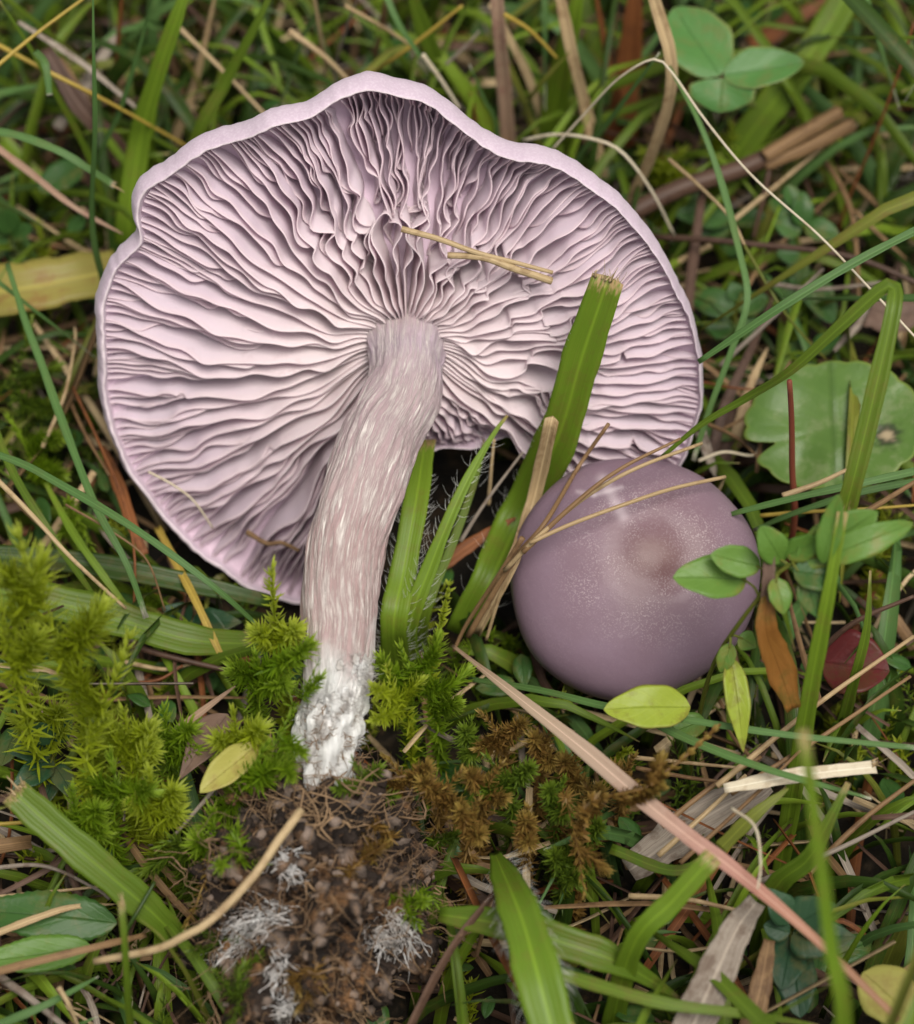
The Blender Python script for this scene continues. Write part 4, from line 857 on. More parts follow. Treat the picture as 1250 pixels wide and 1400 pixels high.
def leaf_obj(name, mat, base, tip, width, normal=None, parent=None, **kw):
    """from base to tip (mm points)"""
    d = tip - base; L = np.linalg.norm(d); y = d / L; nz = unit(W * .7 + np.array((0, 0, .7))) if normal is None else unit(np.asarray(normal, float))
    x = unit(np.cross(y, nz)); z = np.cross(x, y); v, f, uv, rim = leaf_geo(L, width, **kw)
    M = np.stack([x, y, z], 1); me = mesh(name, v @ M.T, f, uv, {'rim': rim})
    o = link(name, me, MATS[mat]); o.location = tuple(base * MM)
    if parent is not None:
        o.parent = parent; o.location = tuple((base) * MM - np.array(parent.location))
    return o
def leafpx(name, mat, a, b, wpx, parent=None, **kw):
    A, Bp = PT(*a), PT(*b); return leaf_obj(name, mat, A, Bp, to_mm(wpx, (A + Bp) / 2), parent=parent, **kw)
def stalk(name, mat, pxs, w, parent, ground=None):
    pts = [PT(*q) if len(q) == 3 and not isinstance(q, np.ndarray) else q for q in pxs]
    if ground is not None: pts = [np.array((pts[0][0] + ground[0], pts[0][1] + ground[1], -10.0))] + pts
    r = to_mm(w, pts[-1]) * .5; v, q, t, uv = tube_mesh(name, pts, r, 18, 6, .8); bag = Bag(); bag.add(v - np.array(parent.location) / MM, q, t, uv, .2)
    o = bag.build(name, mat); o.parent = parent; return o
# clover
j = P(988, 107, 36); cl = empty('clover_leaf', (j[0], j[1] + 10, 0)); tag(cl, 'three-part clover leaf, pale green, above the brown hollow stalk', 'clover')
leafpx('leaflet', 'clover', (984,104,36), (922,8,40), 92, cl, shape='oval', cup=.10, bend=.1, seed=1, n=26, m=13)
leafpx('leaflet', 'clover', (990,104,36), (1100,82,38), 62, cl, shape='oval', cup=.16, bend=.12, seed=2, n=26, m=13)
leafpx('leaflet', 'clover', (988,107,36), (985,153,33), 92, cl, shape='oval', cup=.12, bend=.2, seed=3, n=26, m=13)
stalk('leaf_stalk', 'green', [(985,150,14), (987,108,35.6)], 5, cl, (0, 6))
# round leaf
def round_leaf():
    c = P(1140, 582, 20); rt = empty('round_leaf', (c[0], c[1] + 3, 0)); tag(rt, 'large round green leaf with scalloped edge and one black-ringed spot', 'leaf')
    nr, nt = 26, 150; th = np.linspace(0, 2 * np.pi, nt, endpoint=False); sx = to_mm(118, c); sy = to_mm(92, c) / .95
    R = 1 + .05 * np.abs(np.sin(th * 9)) ** .6 - .03 + .03 * np.sin(2 * th + 1) - .30 * np.exp(-(angd(th, math.radians(200)) / .10) ** 2)
    nrm = unit(W * .75 + np.array((0, 0, .5)) + U * -.05); ex = unit(np.cross(V, nrm)); ey = np.cross(nrm, ex)
    v = []; rim = []; n1 = Noise2(9, seed=81)
    for k in range(nr):
        f = k / (nr - 1); a = f * R * np.cos(th) * sx; b = f * R * np.sin(th) * sy
        h = .5 * n1(a, b) - .8 * np.abs(np.sin(th * 3.5 + .4)) ** 4 * 0 + 1.6 * f ** 2 * np.sin(th + 2.2) + .5 * f ** 3
        v.append(c + a[:, None] * ex + b[:, None] * ey + h[:, None] * nrm); rim.append(np.full(nt, f ** 3))
    top = np.concatenate(v); n0 = len(top); allv = np.concatenate([top, top - nrm * .22]); F = grid_faces(nr, nt, True); o0 = np.array(rt.location) / MM
    jj = np.arange(nt); e = (nr - 1) * nt; side = np.stack([e + jj, e + (jj + 1) % nt, n0 + e + (jj + 1) % nt, n0 + e + jj], 1)
    px = np.array([pix(q)[:2] for q in allv]); s0 = np.hypot((px[:, 0] - 1213) / 1.15, px[:, 1] - 595)
    nzs = Noise2(11, 9, seed=82); s0 = s0 * (1 + .22 * nzs(px[:, 0], px[:, 1]))
    uv = np.stack([.5 + (px[:, 0] * 0 + np.tile(np.concatenate([f * np.cos(th) for f in np.linspace(0, 1, nr)]), 2)) * .5, np.tile(np.concatenate([.5 + .5 * f * np.sin(th) for f in np.linspace(0, 1, nr)]), 2)], 1)
    spot = np.exp(-(s0 / 16) ** 4); core = np.exp(-(s0 / 8) ** 4)
    me = mesh('blade', allv - o0, np.concatenate([F, F[:, ::-1] + n0, side]), uv, {'rim': np.tile(np.concatenate(rim), 2), 'spot': spot, 'core': core})
    m = MATS['roundleaf']; t = m.node_tree; pr = [x for x in t.nodes if x.type == 'BSDF_PRINCIPLED'][0]; lk = pr.inputs['Base Color'].links[0].from_socket
    prev = lk
    for nm, colr in (('spot', (.012, .014, .012, 1)), ('core', (.42, .33, .2, 1))):
        at = t.nodes.new('ShaderNodeAttribute'); at.attribute_name = nm; mx = t.nodes.new('ShaderNodeMix'); mx.data_type = 'RGBA'
        t.links.new(at.outputs['Fac'], mx.inputs[0]); t.links.new(prev, mx.inputs[6]); mx.inputs[7].default_value = colr; prev = mx.outputs[2]
    t.links.new(prev, pr.inputs['Base Color'])
    o = link('blade', me, m); o.parent = rt
    stalk('leaf_stalk', 'green', [(1130,650,6), (1120,620,14)], 10, rt, (0, 4))
round_leaf()
def sprig(name, label, cat, leafmat, stems, leaves, stemmat='olive', sw=8):
    b = PT(*stems[0][0]); rt = empty(name, (b[0], b[1], 0)); tag(rt, label, cat)
    for k, st in enumerate(stems): stalk('stem', stemmat, st, sw, rt, (0, 1) if k == 0 else None)
    for i, lf in enumerate(leaves):
        a, bb, w_ = lf[:3]; mt = lf[3] if len(lf) > 3 else leafmat
        cs = np.concatenate([catmull([PT(*q) for q in st], 40) for st in stems]); A_ = PT(*a); dd_ = np.linalg.norm(cs - A_, axis=1); kk = int(dd_.argmin())
        if dd_[kk] > .5: stalk('petiole', stemmat, [cs[kk], cs[kk] * .5 + A_ * .5 + np.array((0, 0, .3)), A_ + unit(PT(*bb) - A_) * .6], sw * .55, rt)
        leafpx('leaf', mt, a, bb, w_, rt, shape=random.choice(('oval', 'oval', 'lance')) if len(lf) < 5 else lf[4], seed=i + len(COL.objects), cup=random.uniform(.1, .25), bend=random.uniform(.05, .3), normal=W * .7 + np.array((random.uniform(-.25, .25), random.uniform(-.3, .1), .6)))
sprig('leafy_sprig', 'leafy green sprig in front of the small cap\'s right side', 'plant', 'sprigleaf',
  [[(955,985,16),(975,910,28),(1005,860,38),(1052,800,46),(1085,765,50),(1140,760,52)]],
  [((1022,792,44),(922,788,46),62),((1040,775,47),(972,758,49),44),((1070,770,49),(1042,722,54),44,'sprigleaf'),((1075,760,50),(1122,738,54),36),((1060,790,48),(1074,838,46),34),
   ((1090,770,50),(1200,700,56),60),((1120,765,52),(1250,715,56),44),((1125,770,52),(1145,680,60),34),((1085,780,50),(1150,790,50),50,'herb'),((1100,790,49),(1120,845,46),40,'herb'),
   ((1000,880,36),(985,920,33),26),((1010,870,36),(1035,885,35),30)])
B('withered_leaf', 'withered orange and green leaf hanging in the leafy sprig', 'dead leaf', 'rustleaf', [(1050,808,46),(1048,860,42),(1065,910,36),(1085,970,30)], [16,34,44,20], fold=.4, thick=.25)
B('withered_leaf', 'curled brown leaf stub on the leafy sprig', 'dead leaf', 'brownleaf', [(1052,760,50),(1050,800,47),(1045,830,44)], [16,18,12], fold=.6, thick=.25)
tag(leafpx('lime_leaf', 'limeleaf', (945,966,27), (828,968,29), 62, shape='oval', cup=.14, bend=.12, seed=4, n=26, m=13), 'yellow-green oval leaf lying just below the small cap', 'leaf')
tag(leafpx('lime_leaf', 'limeleaf', (1000,898,34), (1018,1028,28), 36, shape='lance', cup=.3, bend=.1, seed=5), 'narrow hanging yellow-green leaf under the leafy sprig', 'leaf')
tag(leafpx('green_leaf', 'sprigleaf', (965,985,20), (920,1000,20), 36, shape='oval', seed=6), 'small green leaf under the yellow-green oval leaf', 'leaf')
tag(leafpx('red_leaf', 'redleaf', (1125,905,12), (1215,915,14), 92, shape='oval', cup=.2, bend=.2, seed=8, n=22, m=11), 'dark red leaf lying behind the upright green blade', 'leaf')
tag(leafpx('yellow_leaf', 'seedleaf', (352,1018,26), (274,1082,26), 44, shape='oval', cup=.35, bend=.1, seed=9), 'small cupped yellow leaf with brown end by the stem base', 'leaf')
tag(leafpx('brown_leaf', 'brownleaf', (312,975,22), (246,1060,22), 46, shape='lance', cup=.3, bend=.2, seed=10), 'grey-brown dry leaf behind the small cupped yellow leaf', 'dead leaf')
tag(leafpx('round_small_leaf', 'herb', (112,225,14), (55,258,14), 44, shape='round', seed=11), 'small round green leaf under the long leaning green blade', 'leaf')
tag(leafpx('serrated_leaf', 'herb', (160,1262,12), (-60,1240,14), 70, shape='lance', serr=.14, seed=12, n=34, bend=.05), 'dark serrated leaf under the folded tan blade', 'leaf')
tag(leafpx('serrated_leaf', 'sprigleaf', (125,1295,12), (-50,1318,15), 52, shape='lance', serr=.1, seed=13, n=30, bend=.05), 'lighter serrated leaf below the dark serrated one', 'leaf')
tag(leafpx('yellow_leaf', 'seedleaf', (1180,1330,16), (1260,1400,16), 80, shape='oval', seed=14), 'yellowing leaf at the orange end of the pink straw', 'leaf')
sprig('herb_plant', 'low herb with paired oval leaves below the brown hollow stalk', 'plant', 'herb', [[(1100,420,4),(1095,350,12),(1085,290,18)]],
  [((1090,300,17),(1052,272,18),28),((1088,285,18),(1078,252,20),26),((1095,310,17),(1100,262,21),32),((1100,310,17),(1146,318,18),34),((1095,318,16),(1055,300,17),34),((1095,350,13),(1062,345,14),34),((1095,352,13),(1085,392,11),30),((1098,370,11),(1140,440,9),44),((1097,372,11),(1080,420,8),46)], 'olive', 5)
sprig('herb_plant', 'low herb with rounded leaves tucked beside the right rim', 'plant', 'herb', [[(1000,470,3),(1005,430,8),(1015,400,11)]],
  [((1005,425,9),(935,400,10),44),((1010,425,9),(1050,405,11),34),((1008,440,8),(1040,462,7),44),((1005,450,7),(965,450,7),34),((1010,410,10),(1000,385,12),28)], 'olive', 5)
sprig('herb_plant', 'pair of long oval leaves close under the brown hollow stalk', 'plant', 'herb', [[(1000,330,4),(1000,300,10)]], [((1000,300,10),(922,290,13),34),((1003,302,10),(1045,292,12),30),((1000,312,8),(950,325,8),22)], 'olive', 5)
sprig('herb_plant', 'small rounded leaf on a stalk above the round leaf', 'plant', 'herb', [[(1110,500,4),(1112,480,9)]], [((1112,480,9),(1150,458,12),30),((1110,482,9),(1075,470,9),30)], 'olive', 5)
sprig('herb_plant', 'small oval leaves in shade right of the large smooth blade', 'plant', 'herb', [[(1185,120,4),(1180,90,12)]], [((1180,90,12),(1150,62,16),26),((1180,95,12),(1225,60,15),40),((1182,100,11),(1165,40,16),34),((1185,105,10),(1150,108,10),28)], 'olive', 5)
sprig('herb_plant', 'green leaves behind the clover\'s upper leaflets', 'plant', 'herb', [[(1040,60,4),(1045,30,14)]], [((1045,30,14),(1010,45,14),26),((1045,30,14),(1062,22,15),30),((1040,28,14),(1075,12,18),24),((1040,24,15),(1000,5,18),26)], 'olive', 5)
sprig('herb_plant', 'dusky blue-green herb behind the moss at left', 'plant', 'herbdark', [[(80,1080,5),(72,1030,14),(70,1010,18)]], [((72,1012,18),(98,970,22),40),((72,1015,18),(45,990,22),30),((74,1040,14),(20,1075,16),36),((74,1045,13),(100,1085,14),30),((72,1030,15),(15,1030,17),26),((75,1060,10),(60,1098,10),26)], 'olive', 6)
sprig('herb_plant', 'blue-green herb rosette under the orange end of the pink straw', 'plant', 'herbdark', [[(1085,1290,4),(1080,1270,14)]], [((1082,1262,18),(1050,1215,22),44),((1085,1265,18),(1140,1235,22),60),((1085,1272,17),(1130,1300,18),56),((1080,1275,17),(1045,1265,18),34),((1082,1280,15),(1070,1350,15),54),((1090,1280,15),(1170,1280,16),54),((1080,1285,14),(1095,1390,12),60)], 'olive', 6)
sprig('herb_plant', 'green herb leaves at the dark left edge', 'plant', 'herb', [[(20,360,4),(15,320,14)]], [((15,320,16),(2,272,22),34),((15,325,15),(42,310,18),26),((15,330,14),(-12,350,14),30),((18,340,12),(30,368,12),26)], 'olive', 5)
sprig('herb_plant', 'broad shaded leaves behind the cap\'s upper left rim', 'plant', 'herb', [[(530,110,4),(535,85,12)]], [((535,85,12),(490,100,12),36),((535,82,13),(560,60,16),44),((532,88,11),(505,75,14),30)], 'olive', 5)
sprig('herb_plant', 'dim green leaf under the broad mid green blade', 'plant', 'herbdark', [[(260,860,2),(262,850,5)]], [((262,850,5),(225,830,8),40),((262,850,5),(310,870,6),50),((262,852,5),(330,850,6),40)], 'olive', 5)

# ------------------------------------------------------------------ moss
def moss_geo(bag, pts, r, n, leafL, leafW, g, spread=1.0, tipt=1.0, stem=.12, curl=.3):
    c = catmull(pts, 40); t = unit(np.gradient(c, axis=0)); s = unit(np.cross(t, np.array((.3, .2, 1.)))); b = np.cross(s, t)
    vv, q, tt, uv = tube_mesh('s', pts, stem, 10, 4, .5); bag.add(vv, q, tt, uv, .1)
    for k in range(n):
        f = (k + g.random()) / n; i = min(39, int(f * 39)); a = k * 2.4 + g.normal() * .25
        rad = s[i] * math.cos(a) + b[i] * math.sin(a); up = g.uniform(.1, .8) + 1.1 * f ** 6
        d = unit(rad * spread + t[i] * up + g.normal(size=3) * .25); L = leafL * g.uniform(.6, 1.3) * (1 - .35 * f ** 5)
        w = unit(np.cross(d, t[i])) * leafW * .27; nn = unit(np.cross(w, d))
        p0 = c[i]; p1 = p0 + d * L * .4 + nn * .05; p2 = p0 + d * L * .75 + (nn * curl * .5 - t[i] * .0) * leafL * .25; p3 = p0 + d * L + nn * curl * leafL * .4
        v = np.array([p0 - w * .5, p0 + w * .5, p1 + w, p1 - w, p2 + w * .55, p2 - w * .55, p3]); ti = g.uniform(0, 1)
        bag.add(v, t=[[0, 1, 2], [0, 2, 3], [3, 2, 4], [3, 4, 5], [5, 4, 6]], tint=ti, along=np.array([0, 0, .4, .4, .7, .7, 1.]) * .5 + .5 * f * tipt)
def moss_shoot(label, mat, stems, n, leafL, leafW, seed, name='moss_shoot', **kw):
    n = int(n * 1.35)
    g = np.random.default_rng(seed); bag = Bag(); o0 = PT(*stems[0][0])
    for k, st in enumerate(stems):
        pts = [PT(*q) for q in st]
        if k == 0: pts = [np.array((pts[0][0], pts[0][1] + 2, -9.))] + pts
        moss_geo(bag, [p - o0 for p in pts], 0, n if k == 0 else int(n * .8), leafL, leafW, g, **kw)
    o = bag.build(name, mat); o.location = tuple(o0 * MM); tag(o, label, 'moss'); return o
moss_shoot('tall feathery yellow-green moss plume at the left edge', 'mossyellow', [[(120,1000,26),(85,900,40),(55,820,48),(22,722,58)],[(85,900,40),(120,860,44),(140,830,46)],[(60,830,46),(15,790,50),(-20,770,52)]], 390, 3.6, .75, 1)
moss_shoot('thick bright moss plume leaning over the left edge', 'mossyellow', [[(40,1000,24),(20,920,38),(0,840,48),(-15,760,56)],[(20,920,38),(50,870,44)],[(10,880,42),(45,800,50),(60,760,53)]], 190, 3.9, .75, 95)
moss_shoot('feathery moss plume with pale tip beside the tall plume', 'mossyellow', [[(120,1060,24),(135,980,34),(160,920,40),(182,860,44)],[(135,980,34),(110,930,38),(100,890,40)]], 285, 3.2, .7, 2)
moss_shoot('short pale moss tuft at the foot of the plumes', 'mossyellow', [[(180,1090,18),(195,1040,26),(210,985,31)],[(190,1050,24),(160,1010,28),(150,985,30)]], 225, 3.0, .65, 3)
moss_shoot('mid green moss tuft below the dusky herb', 'moss', [[(150,1130,16),(160,1080,24),(150,1030,28)],[(155,1090,22),(125,1060,24)],[(155,1090,22),(205,1080,26)]], 225, 2.8, .6, 4)
moss_shoot('bright green star-tipped moss shoot beside the stem', 'mossyellow', [[(384,905,26),(376,850,33),(372,800,40),(372,770,44)],[(380,880,29),(350,865,33)],[(380,880,29),(405,860,35)]], 225, 2.4, .8, 5, spread=1.0)
moss_shoot('moss tuft hugging the stem base on its left', 'moss', [[(350,960,20),(352,920,28),(350,890,32)],[(352,920,28),(400,900,34),(425,880,37)],[(352,930,26),(320,915,29)],[(352,940,25),(390,935,31)]], 255, 2.5, .65, 6)
moss_shoot('soft moss lapping over the left of the stem foot', 'moss', [[(375,1040,26),(385,1000,32),(405,965,36)],[(385,1010,31),(415,1030,34)],[(380,1030,28),(400,1065,31)]], 110, 1.9, .55, 72)
moss_shoot('dense yellow-green moss right of the stem foot', 'mossyellow', [[(560,990,16),(540,950,27),(528,905,33)],[(545,960,26),(575,930,28)],[(550,970,24),(510,985,30)],[(545,960,26),(510,940,33)]], 130, 1.9, .55, 73)
moss_shoot('moss strands clinging to the white stem base', 'moss', [[(400,960,30),(420,940,34),(438,900,38)],[(410,955,32),(440,925,36)]], 90, 1.6, .55, 7)
moss_shoot('small moss sprigs poking through the soil under the stem base', 'mossdark', [[(500,1090,18),(495,1060,26),(480,1035,31)],[(497,1070,24),(520,1050,27)],[(500,1085,20),(540,1090,23)],[(497,1075,22),(460,1078,29)]], 120, 1.7, .5, 71)
moss_shoot('thick moss tuft left of the soil clump', 'moss', [[(320,1100,18),(340,1060,26),(370,1010,30)],[(330,1080,22),(300,1120,22),(270,1140,20)],[(335,1070,24),(360,1060,28),(390,1040,30)]], 255, 2.5, .6, 8)
moss_shoot('moss tuft hanging under the grey leaning straw', 'mossdark', [[(250,1180,12),(240,1150,18),(215,1160,18)],[(245,1160,16),(280,1170,18)],[(245,1160,16),(200,1190,15)]], 240, 2.6, .55, 9)
moss_shoot('yellow beaded moss shoot right of the stem base', 'mossyellow', [[(590,930,18),(598,880,26),(608,830,34),(616,792,39)]], 195, 1.5, .9, 10, spread=.7)
moss_shoot('bushy green moss right of the stem base', 'moss', [[(560,960,18),(560,920,26),(545,880,30)],[(560,930,24),(590,900,28),(600,870,30)],[(560,940,22),(530,920,28),(520,900,31)],[(560,940,22),(610,940,24),(640,915,24)]], 255, 2.2, .65, 11)
moss_shoot('second bushy moss shoot behind the beaded one', 'moss', [[(600,1000,12),(590,960,20),(575,920,25)],[(590,970,18),(625,960,20)]], 255, 2.2, .6, 12)
moss_shoot('dark trailing moss at the left edge under yellow leaf', 'mossdark', [[(30,560,10),(20,520,16),(35,470,20),(45,430,22)],[(25,530,14),(60,510,16),(80,500,16)],[(30,550,12),(70,560,14),(85,575,13)]], 300, 2.0, .6, 13)
moss_shoot('bright trailing moss beside the curving blue-green blade', 'moss', [[(50,640,10),(30,600,14),(10,570,16)],[(40,620,12),(60,600,14),(80,600,15)],[(45,640,10),(85,650,12)]], 300, 2.2, .6, 14)
moss_shoot('moss sprig hanging under the arching blue-green blade', 'moss', [[(95,690,12),(110,715,12),(130,760,9)],[(105,710,12),(85,730,11)]], 195, 1.8, .55, 15)
moss_shoot('yellow-green moss tuft above the yellow dead leaf', 'mossyellow', [[(60,375,8),(60,340,14),(52,305,18)]], 180, 2.6, .6, 16)
moss_shoot('yellow-green moss tuft behind the right rim and hollow stalk', 'mossyellow', [[(905,250,8),(915,225,14),(935,205,18)],[(910,240,10),(880,210,14)],[(910,240,10),(945,240,13)]], 165, 2.6, .6, 17)
moss_shoot('moss sprig between the white strand and hollow stalk', 'mossyellow', [[(985,210,10),(1000,190,16),(1000,165,19)],[(990,200,12),(970,195,14)]], 150, 2.4, .6, 18)
moss_shoot('pale moss shoot right of the large smooth blade', 'moss', [[(1130,190,10),(1150,165,16),(1180,145,18)]], 165, 2.4, .6, 19)
for k, (x, y, z) in enumerate([(640,1010,16),(690,1000,18),(740,1020,19),(700,1060,20),(780,1050,18),(660,1070,20),(760,1090,19),(810,1090,17),(720,1130,16),(800,1140,14),(640,1120,20),(850,1060,14),(770,1180,12),(560,1060,22),(600,1080,22)]):
    dx = random.uniform(-40, 40); nm = 'mossbrown' if k % 3 else 'mossdark'
    o = moss_shoot('tangled brown-green moss shoot between soil clump and pink straw', nm, [[(x,y+35,z-8),(x+dx*.3,y,z),(x+dx,y-28,z+4)],[(x,y+10,z-2),(x-dx*.7,y-12,z+3)],[(x,y+15,z-2),(x+dx,y+22,z)]], 225, 1.9, .55, 30 + k); o["group"] = 'brown moss shoots by the soil clump'
moss_shoot('reddish brown dry moss sprig lying over the pink straw', 'mossbrown', [[(800,1110,26),(870,1085,31),(930,1040,33),(985,990,34)],[(850,1095,29),(905,1075,32)],[(890,1075,32),(905,1035,33)]], 300, 1.5, 1.1, 60, spread=.8, stem=.45)
moss_shoot('drooping rust brown moss strand below the brown moss', 'mossbrown', [[(770,1090,20),(790,1160,22),(800,1230,20)],[(790,1160,22),(830,1190,20)]], 195, 1.8, .5, 61)
for k, (x, y, lb) in enumerate([(520,1130,'brown moss tuft rooted on the soil clump near the stem base'),(590,1150,'moss sprig on the right shoulder of the soil clump'),(330,1160,'moss sprig on the left shoulder of the soil clump'),(480,1190,'withered moss scrap in the middle of the soil clump'),(300,1290,'rusty moss scrap at the soil clump\'s left edge'),(560,1230,'orange moss scrap beside the right mycelium web'),(430,1330,'moss scrap on the lower soil clump'),(330,1360,'brown moss scrap low on the soil clump')]):
    q = surf_soil(x, y, 1.0); g_ = np.random.default_rng(300 + k); bag = Bag()
    for m_ in range(4):
        d_ = unit(g_.normal(size=3) + W * .5); moss_geo(bag, [q * 0, d_ * 2.2 + g_.normal(size=3) * .5, d_ * 4.5 + g_.normal(size=3)], 0, 70, 1.7, .5, g_)
    o = bag.build('moss_shoot', ('mossbrown', 'mossdark', 'moss')[k % 3]); o.location = tuple((q + W * -.8) * MM); tag(o, lb, 'moss')
moss_shoot('rust brown moss strand left of the soil clump', 'mossbrown', [[(300,1180,18),(270,1230,18),(250,1280,16)],[(290,1190,18),(330,1180,24)]], 195, 1.8, .5, 62)

for k, (x, y, z, lb) in enumerate([(60,985,20,'spiky moss shoot between the dusky herb and the plumes'),(235,1010,22,'moss shoot touching the grey-brown dry leaf'),(215,1095,22,'loose moss shoot above the hanging moss tuft'),(110,1120,20,'moss shoot beside the frayed end of the cut blade'),(180,1010,26,'upright moss shoot between plume and dry leaf'),(300,1150,20,'moss shoot under the jointed pale straw'),(330,1010,26,'moss shoot curling round the cupped yellow leaf')]):
    moss_shoot(lb, 'mossyellow' if k % 2 == 0 else 'moss', [[(x,y+50,z-10),(x-6,y,z),(x-12,y-45,z+7)],[(x-2,y+10,z-2),(x+26,y-15,z+3)],[(x-2,y+15,z-3),(x-34,y,z+2)],[(x,y+25,z-4),(x+30,y+15,z)]], 170, 2.7, .6, 80 + k)
# ------------------------------------------------------------------ uncounted undergrowth
def inpoly(x, y, poly):
    c = False; j = len(poly) - 1
    for i in range(len(poly)):
        if (poly[i][1] > y) != (poly[j][1] > y) and x < (poly[j][0] - poly[i][0]) * (y - poly[i][1]) / (poly[j][1] - poly[i][1]) + poly[i][0]: c = not c
        j = i
    return c
STEMPOLY = [(x - w * .56, y) for x, y, z, w in STEMPX] + [(x + w * .56, y) for x, y, z, w in STEMPX[::-1]]
def blocks(pts, lowmax=None):
    for p in pts:
        x, y, dd = pix(p)
        if -20 < x < 1270 and -20 < y < 1420:
            if inpoly(x, y, OUT) and dd < depth(Pc(x, y, -17)): return True
            if inpoly(x, y, STEMPOLY): return True
            if math.hypot(x - 866, y - 790) < 178 and dd < depth(SMC) + 6: return True
            if 285 < x < 600 and 1050 < y < 1400 and dd < depth(SOILC) + 4: return True
            if (x - 866) ** 2 / 330 ** 2 + (y - 820) ** 2 / 260 ** 2 < 1 and p[2] > 16: return True
            if p[2] > 26 and y > 150: return True
    q = (p - SMC) / 16.0
    return False
def inside_things(p):
    return np.linalg.norm((p - SOILC) / (SOILR * 1.05)) < 1 or (abs(np.dot(p - CC, CN) + 8) < 12 and np.linalg.norm(p - CC) < 44)
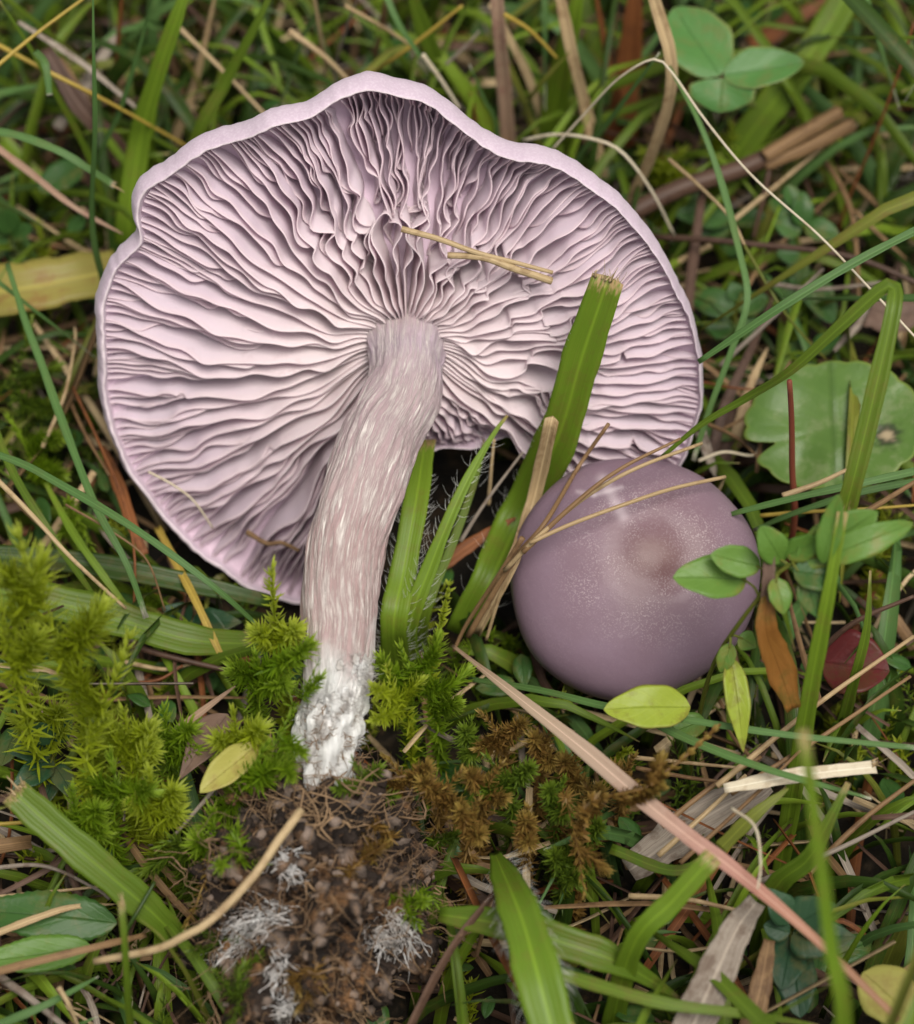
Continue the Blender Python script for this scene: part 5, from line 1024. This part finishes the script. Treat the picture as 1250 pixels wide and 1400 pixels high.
def scatter():
    g = np.random.default_rng(99)
    def field(n, xr, yr): return np.stack([g.uniform(*xr, n), g.uniform(*yr, n)], 1)
    # short grass, ringed by unseen tall blades that screen low sky light
    bags = {k: Bag() for k in ('bright', 'green', 'dark', 'blue', 'olive')}; keys = list(bags)
    for far, cnt, xr, yr in ((0, 1500, (-105, 105), (-95, 165)), (1, 3200, (-240, 240), (-210, 300))):
        for x, y in field(cnt, xr, yr):
            if far and -105 < x < 105 and -95 < y < 165: continue
            a = g.uniform(0, 6.28); lean = g.uniform(.3, 1.6); H = g.uniform(14, 38) * (1.45 if y > 60 else .85); d = np.array((math.cos(a), math.sin(a), 0))
            if far: H = g.uniform(35, 95)  # out-of-view blades made taller to cut light from the horizon
            p0 = np.array((x, y, -11.)); pts = [p0, p0 + np.array((0, 0, H * .5)) + d * H * .2 * lean, p0 + np.array((0, 0, H * .8)) + d * H * .6 * lean, p0 + np.array((0, 0, H * (1.0 - .35 * lean))) + d * H * 1.0 * lean]
            if blocks(pts): continue
            if any(inside_things(p) for p in pts): continue
            v, f, uv = blade_geo(pts, g.uniform(.7, 2.2) * (1.7 if g.random() < .25 or far else 1), 9 if not far else 6, .4, .1, face=(g.normal() * .4, -.6 + g.normal() * .3, .8), m=3, taper=(.8, .06))
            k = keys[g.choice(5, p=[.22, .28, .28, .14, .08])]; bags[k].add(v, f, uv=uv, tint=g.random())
    for k, b in bags.items():
        if b.n: tag(b.build('undergrowth_and_screen_grass', 'bright' if k == 'bright' else k, kind='stuff'), {'bright': 'bright green short grass filling the turf, plus unseen tall light-blocking blades around', 'green': 'mid green short grass filling the turf, plus unseen tall light-blocking blades around', 'dark': 'dark green short grass deep in the turf, plus unseen tall light-blocking blades around', 'blue': 'blue-green fine short grass in the turf, plus unseen tall light-blocking blades around', 'olive': 'olive withering short grass in the turf, plus unseen tall light-blocking blades around'}[k], 'grass')
    bags = {k: Bag() for k in ('straw', 'tan', 'brown', 'grey', 'rust')}; keys = list(bags)
    for far, cnt, xr, yr in ((0, 1900, (-105, 105), (-95, 165)), (1, 1500, (-260, 260), (-200, 330))):
        for x, y in field(cnt, xr, yr):
            if far and -105 < x < 105 and -95 < y < 165: continue
            a = g.uniform(0, 6.28); L = g.uniform(6, 34); d = np.array((math.cos(a), math.sin(a), g.normal() * .22)); z = g.uniform(-9, 5) if g.random() < .8 else g.uniform(3, 18)
            p = np.array((x, y, z)); pts = [p - d * L * .5, p + g.normal(size=3) * .8, p + d * L * .5 + np.array((0, 0, g.normal() * 1.5))]
            pts = [np.array((q[0], q[1], max(q[2], -10))) for q in pts]
            if blocks(pts) or any(inside_things(p) for p in pts): continue
            v, f, uv = blade_geo(pts, g.uniform(.35, 1.3) * (1.8 if g.random() < .15 else 1), 8 if not far else 5, .6, .2, face=(g.normal() * .6, g.normal() * .6, 1), m=3, taper=(.8, .5))
            bags[keys[g.choice(5, p=[.20, .28, .32, .10, .10])]].add(v, f, uv=uv, tint=g.random())
    for k, b in bags.items():
        tag(b.build('straw_litter', k, kind='stuff'), {'straw': 'loose light straw litter strewn over the ground', 'tan': 'loose tan grass litter strewn over the ground', 'brown': 'dark brown rotting grass litter on the ground', 'grey': 'bleached grey grass litter on the ground', 'rust': 'rust coloured dead grass litter on the ground'}[k], 'litter')
    bags = {k: Bag() for k in ('moss', 'mossdark', 'mossyellow')}; keys = list(bags)
    cl = field(80, (-100, 100), (-90, 160))
    for cx, cy in cl:
        for k in range(g.integers(6, 15)):
            p0 = np.array((cx + g.normal() * 6, cy + g.normal() * 6, -10.)); H = g.uniform(8, 20); d = g.normal(size=3) * np.array((1, 1, 0)) * 3
            pts = [p0, p0 + np.array((0, 0, H * .6)) + d * .4, p0 + np.array((0, 0, H)) + d]
            if blocks(pts) or any(inside_things(p) for p in pts): continue
            moss_geo(bags[keys[(int(cx * 7) + int(cy)) % 3]], pts, 0, 46, 2.0, .6, g)
    for k, b in bags.items():
        if b.n: tag(b.build('ground_moss', k, kind='stuff'), {'moss': 'patches of green moss growing low between the grass', 'mossdark': 'patches of dark moss growing low between the grass', 'mossyellow': 'patches of yellow-green moss growing low between the grass'}[k], 'moss')
    bag = Bag()
    for x, y in field(420, (-105, 105), (-95, 165)):
        a = g.uniform(0, 6.28); L = g.uniform(2.5, 6.5); y_ = unit(np.array((math.cos(a), math.sin(a), g.uniform(-.2, .5)))); nz = unit(np.array((g.normal() * .4, g.normal() * .4, 1))); xx = unit(np.cross(y_, nz)); zz = np.cross(xx, y_)
        b0 = np.array((x, y, g.uniform(-6, 10)))
        if blocks([b0, b0 + y_ * L]) or inside_things(b0): continue
        v, f, uv, rim = leaf_geo(L, L * g.uniform(.5, .75), n=8, m=5, seed=int(g.integers(999)), shape='oval'); bag.add(b0 + v @ np.stack([xx, y_, zz], 1).T, f, uv=uv, tint=g.random())
    tag(bag.build('ground_leaves', 'herb', kind='stuff'), 'small green herb leaves scattered low in the turf', 'leaves')
scatter()
print('gills', NG, 'objects', len(COL.objects))
